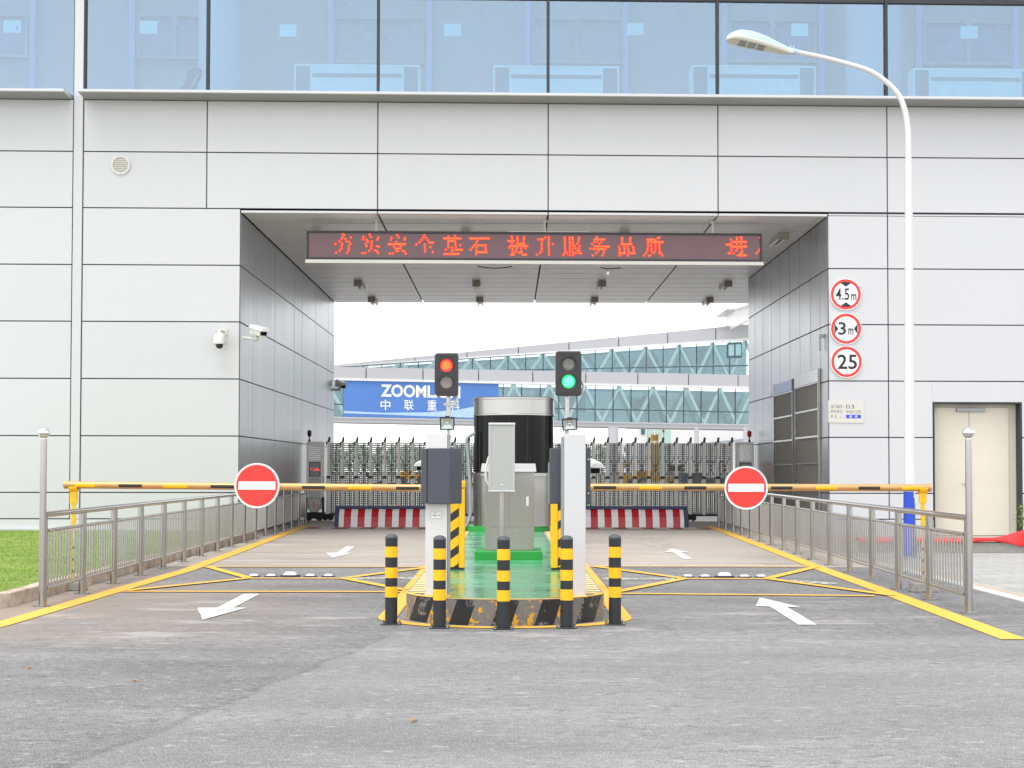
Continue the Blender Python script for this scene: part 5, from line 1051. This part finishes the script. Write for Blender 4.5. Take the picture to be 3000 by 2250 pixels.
# ------------------------------------------------------------------ folding gate across the passage
YG = 40.3; S = 4500 / YG
def gx(u): return (u - CU) / F * YG
ZM, ZB = 2.02, .22
def gate_post(): # centred at the origin of the gate, moved by copies
    mb = MB().box(-.028, .028, -.03, .03, .14, 2.05); return mb
def gate(u_first, du, n, head_u, left, label, seen):
    x0 = gx(u_first); dx = du / S; sg = 1 if left else -1
    t = thing('folding_gate', (gx(head_u[0] if left else head_u[1]), YG, 0), label, 'gate', 'folding gates'); o = V(t.location)
    xs = [x0 + sg * dx * i for i in range(n)]
    post_me = cap_me = None
    for x in xs:
        if post_me is None:
            mb = MB(); mb.box(x - .034, x + .034, YG - .03, YG + .03, .16, 2.05); mb.box(x - .06, x + .06, YG + .031, YG + .06, .16, 1.16); pr_ = part(t, 'post', mb, 'gatealu')
            mb = MB(); mb.hexa([(x - .03, YG - .035, 2.05), (x + .035, YG - .035, 2.05), (x + .035, YG + .035, 2.05), (x - .03, YG + .035, 2.05), (x - .0, YG - .03, 2.19), (x + .05, YG - .03, 2.19), (x + .05, YG + .03, 2.19), (x, YG + .03, 2.19)]); mb.box(x - .07, x - .03, YG - .02, YG + .02, 1.98, 2.07); part(pr_, 'cap', mb, 'black')
            mb = MB(); mb.box(x - .05, x + .05, YG - .04, YG - .031, 1.10, 1.17); part(pr_, 'joint', mb, 'black'); px_ = x
        else:
            for src, par in ((pr_, t),):
                c = src.copy(); C.objects.link(c); c.parent = par; c.location = V((x - px_, 0, 0))
                for ch in [q for q in bpy.data.objects if q.parent is pr_]: d = ch.copy(); C.objects.link(d); d.parent = c
    pm = None
    lo, hi = min(xs), max(xs)
    for x in xs[:-1]:
        a = min(x, x + sg * dx); 
        if pm is None:
            mb = MB(); y = YG + .075; b = a + dx
            k = 7
            for j in range(k): xx = a + .03 + (dx - .06) * j / (k - 1); mb.box(xx - (.013 if j != 3 else .024), xx + (.013 if j != 3 else .024), y, y + .006, ZB, ZM)
            nz = int((ZM - ZB) / .054)
            for j in range(nz + 1): z = ZB + (ZM - ZB) * j / nz; mb.box(a, b, y + .0065, y + .010, z - .013, z + .013)
            mb.box(a, b, y + .011, y + .02, .9, .98)
            # arched lower frame
            for s_, e_ in ((a + .02, a + .10), (b - .10, b - .02)): mb.box(s_ if s_ == a + .02 else s_ + .03, e_ if s_ != a + .02 else e_ - .03, y - .012, y - .001, ZB, .85)
            mb.bar((a + .05, y - .006, .84), (a + .14, y - .006, 1.0), .03, .01, 0, (0, 1, 0)); mb.bar((b - .05, y - .006, .84), (b - .14, y - .006, 1.0), .03, .01, 0, (0, 1, 0))
            pm = part(t, 'mesh_panel', mb, 'gatemesh'); pa0 = a
            mb = MB(); mb.bar((a + .02, y - .03, 1.05), (b - .02, y - .03, 1.72), .02, .014, 0, (0, 1, 0)); mb.bar((a + .02, y - .05, 1.72), (b - .02, y - .05, 1.05), .02, .014, 0, (0, 1, 0)); sc_ = part(t, 'scissor_link', mb, 'gatemesh')
            mb = MB().box(a, b, y - .06, y + .06, .12, .20); rl = part(t, 'bottom_rail', mb, 'dark')
        else:
            for src in (pm, sc_, rl): c = src.copy(); C.objects.link(c); c.parent = t; c.location = V((a - pa0, 0, 0))
    for x in xs[::3]:
        mb = MB()
        for s_ in (-.07, .07): mb.lathe((x + s_, YG - .1, .085), [(.082, 0), (.082, .05)], 16, ax=(0, 1, 0))
        mb.box(x - .1, x + .1, YG - .05, YG + .1, .1, .17); part(t, 'wheel', mb, 'rubber')
    # head
    a, b = gx(head_u[0]), gx(head_u[1]); w_ = b - a; zt = 2.06; yf = YG - .32
    mb = MB(); mb.box(a, a + .06, yf, YG + .06, .3, zt); mb.box(b - .06, b, yf, YG + .06, .3, zt); mb.box(a + .06, b - .06, yf, YG, zt - .05, zt); mb.box(a + .06, b - .06, yf + .01, YG, 1.12, 1.62 - .03); hd = part(t, 'gate_head', mb, 'gatealu', .006)
    mb = MB()
    for j in range(6): xx = a + .09 + (w_ - .18) * j / 5; mb.box(xx - .013, xx + .013, yf + .03, yf + .036, 1.6, zt - .05)
    for j in range(8): z = 1.62 + (zt - .08 - 1.62) * j / 7; mb.box(a + .06, b - .06, yf + .037, yf + .041, z - .014, z + .014)
    part(hd, 'perforated_top', mb, 'gatealu')
    mb = MB().box(a + .07, b - .07, yf - .012, yf + .009, 1.15, 1.53); part(hd, 'display_bezel', mb, 'black', .004); mb = MB().box(a + .085, b - .085, yf - .016, yf - .0125, 1.17, 1.51); part(hd, 'display', mb, 'disp')
    mb = MB(); F_ = Fr((a, yf - .017, 0))
    for a0, a1, z0_ in ((.10, .30, 1.345), (.14, .24, 1.32), (.12, .36, 1.30), (.18, .22, 1.30)): pass
    for k in range(3):
        for j in range(9):
            if random.random() < (.75, .6, .8)[k]: xx = .10 + j * .026 + (.03 if k == 2 else 0); mb.fbox(F_, xx, xx + .02, 1.352 - k * .022, 1.366 - k * .022, 0, .002)
    part(hd, 'red_display_text', mb, 'ledred')
    mb = MB().box(a + .06, b - .06, yf + .0, YG - .05, .3, 1.119); part(hd, 'lower_body', mb, 'lightgrey', .006)
    mb = MB(); F_ = Fr((a, yf - .001, 0)); mb.fbox(F_, .07, .18, .90, .985, 0, .004); mb.fbox(F_, w_ - .18, w_ - .07, .90, .985, 0, .004); part(hd, 'red_label', mb, 'red'); mb = MB(); mb.ring(F_, w_ / 2, .94, .03, .046, 0, .005, 0, 20); mb.fbox(F_, w_ / 2 - .018, w_ / 2 + .018, .93, .95, 0, .005); part(hd, 'round_emblem', mb, 'black')
    mb = MB(); F2 = Fr((a, yf - .001, 0)); mb.fpoly(F2, [(.02, .60), (.06, .34), (.12, .22), (w_ - .12, .22), (w_ - .06, .34), (w_ - .02, .60)], 0, .10); part(hd, 'nose_cowl', mb, 'steel', .02); mb = MB().fpoly(F2, [(w_ / 2 - .022, .5), (w_ / 2 - .016, .32), (w_ / 2 + .016, .32), (w_ / 2 + .022, .5)], .1005, .104); part(hd, 'red_mark', mb, 'red')
    mb = MB().box(a - .03, b + .03, yf - .06, YG + .05, .06, .215); mb.box(a - .03, a + .015, yf - .06, yf + .1, .2, .62); mb.box(b - .015, b + .03, yf - .06, yf + .1, .2, .62)
    for x in (a + .08, b - .08): mb.lathe((x, yf - .09, .085), [(.085, 0), (.085, .05)], 18, ax=(0, 1, 0))
    part(hd, 'drive_base', mb, 'rubber', .01)
    bx_ = a + .06 if left else b - .10; mb = MB(); mb.lathe((bx_, yf + .1, zt), [(.03, 0), (.03, .05), (.015, .06), (.015, .15)], 12); part(hd, 'beacon_stalk', mb, 'black')
    mb = MB().lathe((bx_, yf + .1, zt + .13), [(.035, 0), (.055, .05), (.058, .14), (.03, .17), (.005, .172)], 16); part(hd, 'beacon', mb, 'beaconred' if not left else 'beacondark')
M['disp'] = plain('grey_display', (128, 138, 136), .15, 0, .05, 4); M['beaconred'] = plain('red_beacon', (150, 16, 34), .2); M['beacondark'] = plain('dark_red_beacon', (60, 26, 30), .2)
gate(963, 41, 15, (903, 951), True, 'silver folding gate drawn across the left lane, its head by the left wall', 1)
gate(2143, 40.4, 15, (2153, 2203), False, 'silver folding gate drawn across the right lane, its head behind the no-entry sign', 1)

# ------------------------------------------------------------------ covered air bridges beyond
def air_bridge(label, Y, pts, D, glass_m, banner=False, name='air_bridge'):
    """pts: left and right ends, each (u, fascia top, fascia bottom, glass bottom, beam bottom, depth)"""
    (ua, a1, a2, a3, a4, ya), (ub, b1, b2, b3, b4, yb_) = pts
    A = [P(ua, v, ya) for v in (a1, a2, a3, a4)]; B = [P(ub, v, yb_) for v in (b1, b2, b3, b4)]
    t = thing(name, ((A[0] + B[0]).x / 2, (A[0] + B[0]).y / 2, 0), label, 'air bridge', 'covered bridges behind the gate')
    dirx = V((B[0].x - A[0].x, B[0].y - A[0].y, 0)).normalized(); nn = V((dirx.y, -dirx.x, 0)); bk = -nn * D
    def at(f, g): # f along, g 0..3 level
        i = int(min(2, g)); h_ = g - i; p = A[i] + (A[i + 1] - A[i]) * h_; q = B[i] + (B[i + 1] - B[i]) * h_; return p + (q - p) * f
    L_ = (B[0] - A[0]).length
    def slab(mb, f0, f1, g0, g1, o0, o1, m=0):
        p = [at(f0, g1), at(f1, g1), at(f1, g0), at(f0, g0)]; mb.hexa([p[0] + nn * o1, p[1] + nn * o1, p[1] + nn * o0, p[0] + nn * o0, p[3] + nn * o1, p[2] + nn * o1, p[2] + nn * o0, p[3] + nn * o0], m)
    ns = max(1, round(L_ / 4.0)); mb = MB()
    for i in range(ns): slab(mb, i / ns + .0012, (i + 1) / ns - .0012, 0, .985, 0, .25)
    part(t, 'fascia', mb, 'bridgepanel'); mb = MB(); slab(mb, 0, 1, .03, .97, -D, -.0); part(t, 'roof', mb, 'bridgepanel')
    mb = MB(); slab(mb, 0, 1, .99, 1.06, 0, .3); part(t, 'eaves_strip', mb, 'white')
    mb = MB(); slab(mb, 0, 1, 2.02, 2.95, -D, .22); slab(mb, 0, 1, 2.0, 2.3, .221, .30); part(t, 'floor_beam', mb, 'bridgepanel')
    mb = MB(); slab(mb, 0, 1, 1.06, 2.0, .08, .1); gl_ = part(t, 'glazing', mb, glass_m); mb = MB(); slab(mb, 0, 1, 1.06, 2.0, -D, -D + .02); part(t, 'rear_glazing', mb, 'bridgerear')
    mb = MB(); nm = round(L_ / 1.35)
    for i in range(nm + 1): f = i / nm; slab(mb, max(0, f - .0009), min(1, f + .0009), 1.06, 2.0, .1, .13)
    slab(mb, 0, 1, 1.66, 1.69, .101, .125); part(t, 'mullion', mb, 'bridgeframe')
    mb = MB(); nt_ = max(2, round(L_ / 1.34)); 
    for side, o in ((0, -.05),):
        for i in range(nt_):
            f0, f1 = i / nt_, (i + 1) / nt_; up = i % 2 == 0; p = at(f0, 2.0 if up else 1.06) + nn * o; q = at(f1, 1.06 if up else 2.0) + nn * o
            if (q - p).length > .3 and (at(f0, 1.06) - at(f0, 2.0)).length > .5: mb.bar(p, q, .2, .19, 0, nn)
    part(t, 'truss', mb, 'truss'); return t, at, nn, gl_, slab
M['bridgepanel'] = cladding('bridge_panel', (178, 178, 182), .1, .5, .05, .03); M['bridgeframe'] = plain('bridge_frame', (62, 84, 90), .5)
lob, at, nn, gl_, slab = air_bridge('long level glazed bridge with a blue banner, lower of the two bridges', 105, ((900, 1073.5, 1106, 1220, 1236, 102), (2300, 1101, 1136, 1245.5, 1261, 113)), 3.4, 'bridgeglass')
def fu(u): # fraction along the lower bridge face of a sight line
    r_ = ray(u, 1170); p, q = at(0, 1.5) + nn * .15, at(1, 1.5) + nn * .15; d = q - p
    return ((CAM.y - p.y) * r_.x - (CAM.x - p.x) * r_.y) / (d.y * r_.x * 1 - d.x * r_.y) if True else 0
fb0, fb1 = fu(1006), fu(1461)
ban = thing('banner', at((fb0 + fb1) / 2, 2.0) + nn * .2, 'large blue advertising banner with white lettering on the lower glazed bridge', 'banner')
mb = MB(); slab(mb, fb0, fb1, 1.03, 1.99, .135, .165); part(ban, 'sheet', mb, 'banner')
po = at(0, 2.0) + nn * .17; FBn = Fr(po, (at(1, 2.0) - at(0, 2.0)), (0, 0, 1)); LB = (at(1, 2.0) - at(0, 2.0)).length
def bxy(u, v):
    r_ = ray(u, v); n_ = FBn.n; t = (po - CAM).dot(n_) / r_.dot(n_); q = CAM + r_ * t - po; return q.dot(FBn.r), q.dot(V((0, 0, 1)))
def btext(body, u0, u1, v0, v1, bold): a = bxy(u0, v1); b = bxy(u1, v0); mb = MB().text(FBn, body, a[0], b[0], a[1], b[1], .01, 0, bold); part(ban, 'lettering', mb, 'signwhite')
btext('ZOOMLION', 1116, 1349, 1128.5, 1161, .03)
for ch, u0, u1 in (('中', 1115, 1144), ('联', 1184, 1212), ('重', 1252, 1279.5), ('科', 1320, 1347)): btext(ch, u0, u1, 1170, 1200, .006)
mb = MB(); FBx = FBn
up_pts = [bxy(u, v) for u, v in ((1007, 1203), (1120, 1208), (1250, 1206), (1340, 1198), (1400, 1186), (1459, 1168))]; dn_pts = [bxy(u, v) for u, v in ((1459, 1222), (1340, 1220), (1250, 1217.5), (1120, 1213), (1007, 1210))]
mb.add([FBx(a, b, .008) for a, b in up_pts + dn_pts], [list(range(len(up_pts) + len(dn_pts)))]); part(ban, 'pale_swoosh', mb, 'bannerlight')
upb, at2, nn2, g2, slab2 = air_bridge('sloping glazed bridge rising to the right above the level one', 112, ((900, 1077, 1079, 1104, 1118, 108), (2232, 946, 988, 1110, 1124, 116.2)), 3.2, 'bridgeglass')
for f, g0, g1, wd in ((.50, 1.62, 1.9, .03), (.74, 1.35, 1.7, .035)): mb = MB(); slab2(mb, f, f + wd, g0, g1, -1.6, -1.5); part(upb, 'dark_screen', mb, 'screen')
M_ = MB(); slab2(M_, .917, .951, 1.08, 1.48, .14, .18); part(upb, 'open_window_frame', M_, 'screen'); M_ = MB(); slab2(M_, .9195, .932, 1.14, 1.42, .181, .2); slab2(M_, .936, .9485, 1.14, 1.42, .181, .2); part(upb, 'open_window_pane', M_, 'bridgepane')
for f, wd, g0, g1 in ((.50, .075, 1.08, 1.72), (.70, .05, 1.25, 1.6), (.86, .05, 1.1, 1.65)): mb = MB(); slab(mb, f, f + wd, g0, g1, -1.7, -1.6); part(lob, 'dark_screen', mb, 'screen')
for u, r_, yy in ((1797, .38, 107), (2041, .16, 107), (2184, .16, 107)):
    p = P(u, 1300, yy); zt = P(u, 1250, yy).z; mb = MB(); mb.cyl((p.x, yy, 0), (p.x, yy, zt), r_ * 1.0, n=20); part(lob, 'column', mb, 'bridgepanel')
# stair head of the upper bridge above the right wall end
cp = P(2150, 900, 112); cn = thing('roof_canopy', (cp.x, 112, 0), 'white angular roof canopy just above the end of the sloping bridge', 'canopy')
q = [P(u, v, 112) for u, v in ((2127, 906), (2157, 906), (2260, 868), (2260, 850), (2150, 890))]
mb = MB(); n = len(q); mb.add(q + [p + V((0, 6, 0)) for p in q], [list(range(n)), list(range(n, 2 * n))[::-1]] + [(i, n + i, n + (i + 1) % n, (i + 1) % n) for i in range(n)]); part(cn, 'roof_edge', mb, 'ceil')
q = [P(u, v, 112.3) for u, v in ((2155, 957), (2260, 905), (2260, 860), (2152, 905))]; n = 4; mb = MB(); mb.add(q + [p + V((0, 5, 0)) for p in q], [list(range(n)), list(range(n, 2 * n))[::-1]] + [(i, n + i, n + (i + 1) % n, (i + 1) % n) for i in range(n)]); part(cn, 'white_wall', mb, 'white')


# ------------------------------------------------------------------ apron background
a, b = P(1866, 1400, 150), P(2330, 1225, 150); tb = thing('terminal_building', ((a.x + b.x) / 2, 150, 0), 'white airport terminal wall with a pale teal glazed bay beyond the right gate', 'building')
x1, x2 = P(1893, 1300, 150).x, P(1967, 1300, 150).x; zt = 8.2
mb = MB(); mb.box(a.x, x1, 150, 164, 0, zt); mb.box(x2, b.x, 150, 164, 0, zt); part(tb, 'wall', mb, 'white'); mb = MB().box(x1, x2, 150.2, 164, 0, zt); part(tb, 'teal_bay', mb, 'teal')
mb = MB()
for i in range(4): x = x1 + (x2 - x1) * i / 3; mb.box(x - .08, x + .08, 150.05, 150.19, 0, zt)
mb.box(x1, x2, 150.06, 150.18, 3.6, 3.75); part(tb, 'bay_frame', mb, 'white')
p0, p1 = P(1878, 1273, 150), P(1889, 1255, 150); mb = MB().box(p0.x, p1.x, 149.9, 149.99, p0.z, p1.z); part(tb, 'window', mb, 'screen')
q = [P(u, v, 149) for u, v in ((2040, 1300), (2200, 1283), (2200, 1291), (2040, 1306))]; mb = MB(); mb.add(q + [p + V((0, .6, 0)) for p in q], [(0, 1, 2, 3), (7, 6, 5, 4), (0, 4, 5, 1), (1, 5, 6, 2), (2, 6, 7, 3), (3, 7, 4, 0)]); part(tb, 'sloping_grey_canopy', mb, 'stand')
yv = 118; c = P(1921, 1400, yv).x
ve = thing('airport_lift_vehicle', (c, yv, 0), 'yellow airport lift vehicle with a beacon behind the right gate', 'vehicle')
mb = MB(); mb.box(c - 1.5, c + 2.2, yv, yv + 1.8, .45, .75); mb.box(c - 1.5, c - .2, yv + .1, yv + 1.7, .75, 1.2); part(ve, 'chassis', mb, 'yellow', .03)
for x in (c - 1.0, c + 1.6):
    for y in (yv - .05, yv + 1.6): mb = MB().lathe((x, y, .36), [(.36, 0), (.36, .25)], 20, ax=(0, 1, 0)); w_ = part(ve, 'wheel', mb, 'rubber'); mb = MB().lathe((x, y - .01, .36), [(.18, 0), (.18, .27)], 16, ax=(0, 1, 0)); part(w_, 'rim', mb, 'gatealu')
mb = MB()
for x in (c - .22, c + .22):
    for y in (yv + .3, yv + 1.3): mb.box(x - .03, x + .03, y - .03, y + .03, .75, 4.1)
for z in (1.5, 2.2, 2.9, 3.4): mb.box(c - .22, c + .22, yv + .28, yv + .32, z, z + .06)
mb.bar((c - .22, yv + .3, .8), (c + .22, yv + .3, 2.2), .05, .05); part(ve, 'mast', mb, 'yellow')
mb = MB().box(c - .2, c + .2, yv + .3, yv + 1.3, 3.55, 4.0); part(ve, 'platform', mb, 'gold', .01)
mb = MB(); mb.cyl((c + .62, yv + .3, .75), (c + .62, yv + .3, 4.2), .03, n=8); part(ve, 'beacon_post', mb, 'yellow'); mb = MB().lathe((c + .62, yv + .3, 4.2), [(.09, 0), (.09, .16), (.04, .22)], 12); part(ve, 'beacon', mb, 'beaconorange')
M_ = MB().box(c + 1.0, c + 2.1, yv + .1, yv + 1.7, .75, 1.75); part(ve, 'cab', M_, 'white', .05); M_ = MB().box(c + 1.1, c + 2.0, yv + .08, yv + .099, 1.25, 1.65); part(ve, 'cab_window', M_, 'tile')
def tug(u, y, col, label):
    c = P(u, 1400, y).x; t = thing('baggage_tug', (c, y, 0), label, 'vehicle', 'small vehicles on the apron')
    mb = MB(); mb.box(c - 1.3, c + 1.3, y, y + 1.4, .3, .85); mb.box(c - 1.3, c - .2, y + .1, y + 1.3, .85, 1.1); part(t, 'body', mb, col, .04)
    mb = MB(); mb.box(c + .1, c + .16, y + .1, y + .16, .85, 1.75); mb.box(c + 1.1, c + 1.16, y + .1, y + .16, .85, 1.75); mb.box(c + .1, c + .16, y + 1.24, y + 1.3, .85, 1.75); mb.box(c + 1.1, c + 1.16, y + 1.24, y + 1.3, .85, 1.75); mb.box(c, c + 1.25, y + .05, y + 1.35, 1.75, 1.82); part(t, 'canopy_frame', mb, col)
    for x in (c - .8, c + .8):
        for yy in (y - .05, y + 1.25): mb = MB().lathe((x, yy, .3), [(.3, 0), (.3, .2)], 16, ax=(0, 1, 0)); part(t, 'wheel', mb, 'rubber')
    mb = MB().box(c - .5, c + .1, y + .2, y + 1.2, .85, 1.15); part(t, 'seat', mb, 'black', .03)
tug(1822, 125, 'yellow', 'yellow baggage tug behind the right gate, left of the lift vehicle'); tug(1205, 150, 'yellow', 'yellow baggage tug far behind the left gate'); tug(2060, 90, 'navy', 'navy baggage tug behind the right gate near the far wall'); tug(1080, 95, 'white', 'white baggage tug far behind the left gate')
# far wood: one mass
mb = MB()
for i in range(240):
    x = random.uniform(-75, 34); y = random.uniform(270, 330); hh = random.uniform(4.4, 5.9) * (1 if random.random() < .85 else 1.15)
    for j in range(26):
        a = random.uniform(0, 6.28); rr = random.random() ** .5 * 2.2; z = hh * (.25 + .75 * random.random() ** .7); k_ = 1 - (z / hh) ** 3 * .8
        p = V((x + rr * math.cos(a) * k_, y + rr * math.sin(a) * k_, z)); d1 = V((random.gauss(0, 1), random.gauss(0, 1), random.gauss(0, 1))).normalized() * random.uniform(.35, .8); d2 = d1.cross(V((random.gauss(0, 1), random.gauss(0, 1), random.gauss(0, 1)))).normalized() * random.uniform(.3, .7)
        mb.add([p - d1, p - d2, p + d1, p + d2], [(0, 1, 2, 3)])
    mb.box(x - .15, x + .15, y - .15, y + .15, 0, hh * .6)
M['wood'] = plain('haze_tinted_foliage', (200, 216, 202), .9, 0, .12, .2)  # distance haze lightened into the foliage colour
solo('distant_trees', mb, 'wood', 'low belt of hazy green trees far beyond the apron', None, kind='stuff')
# ------------------------------------------------------------------ a few fallen leaves
for (u, v), lb in zip(((398, 1998), (1214, 2115), (86, 1960)), ('dry yellow leaf on the asphalt left of the middle', 'dry orange leaf on the near asphalt below the island', 'dry yellow leaf on the asphalt near the left edge')):
    p = G(u, v); a = random.uniform(0, 6); F_ = Fr((p.x, p.y, .006), (math.cos(a), math.sin(a), 0), (-math.sin(a), math.cos(a), .1)); mb = MB()
    pts = [(-.026, 0), (-.012, .012), (.006, .013), (.028, 0), (.006, -.013), (-.012, -.012)]; n = 6; mb.add([F_(x, y, .012 * abs(y) / .02) for x, y in pts] + [F_(0, 0, 0)], [(i, (i + 1) % n, n) for i in range(n)]); solo('fallen_leaf', mb, 'leaf', lb, 'leaf', 'fallen leaves on the asphalt')
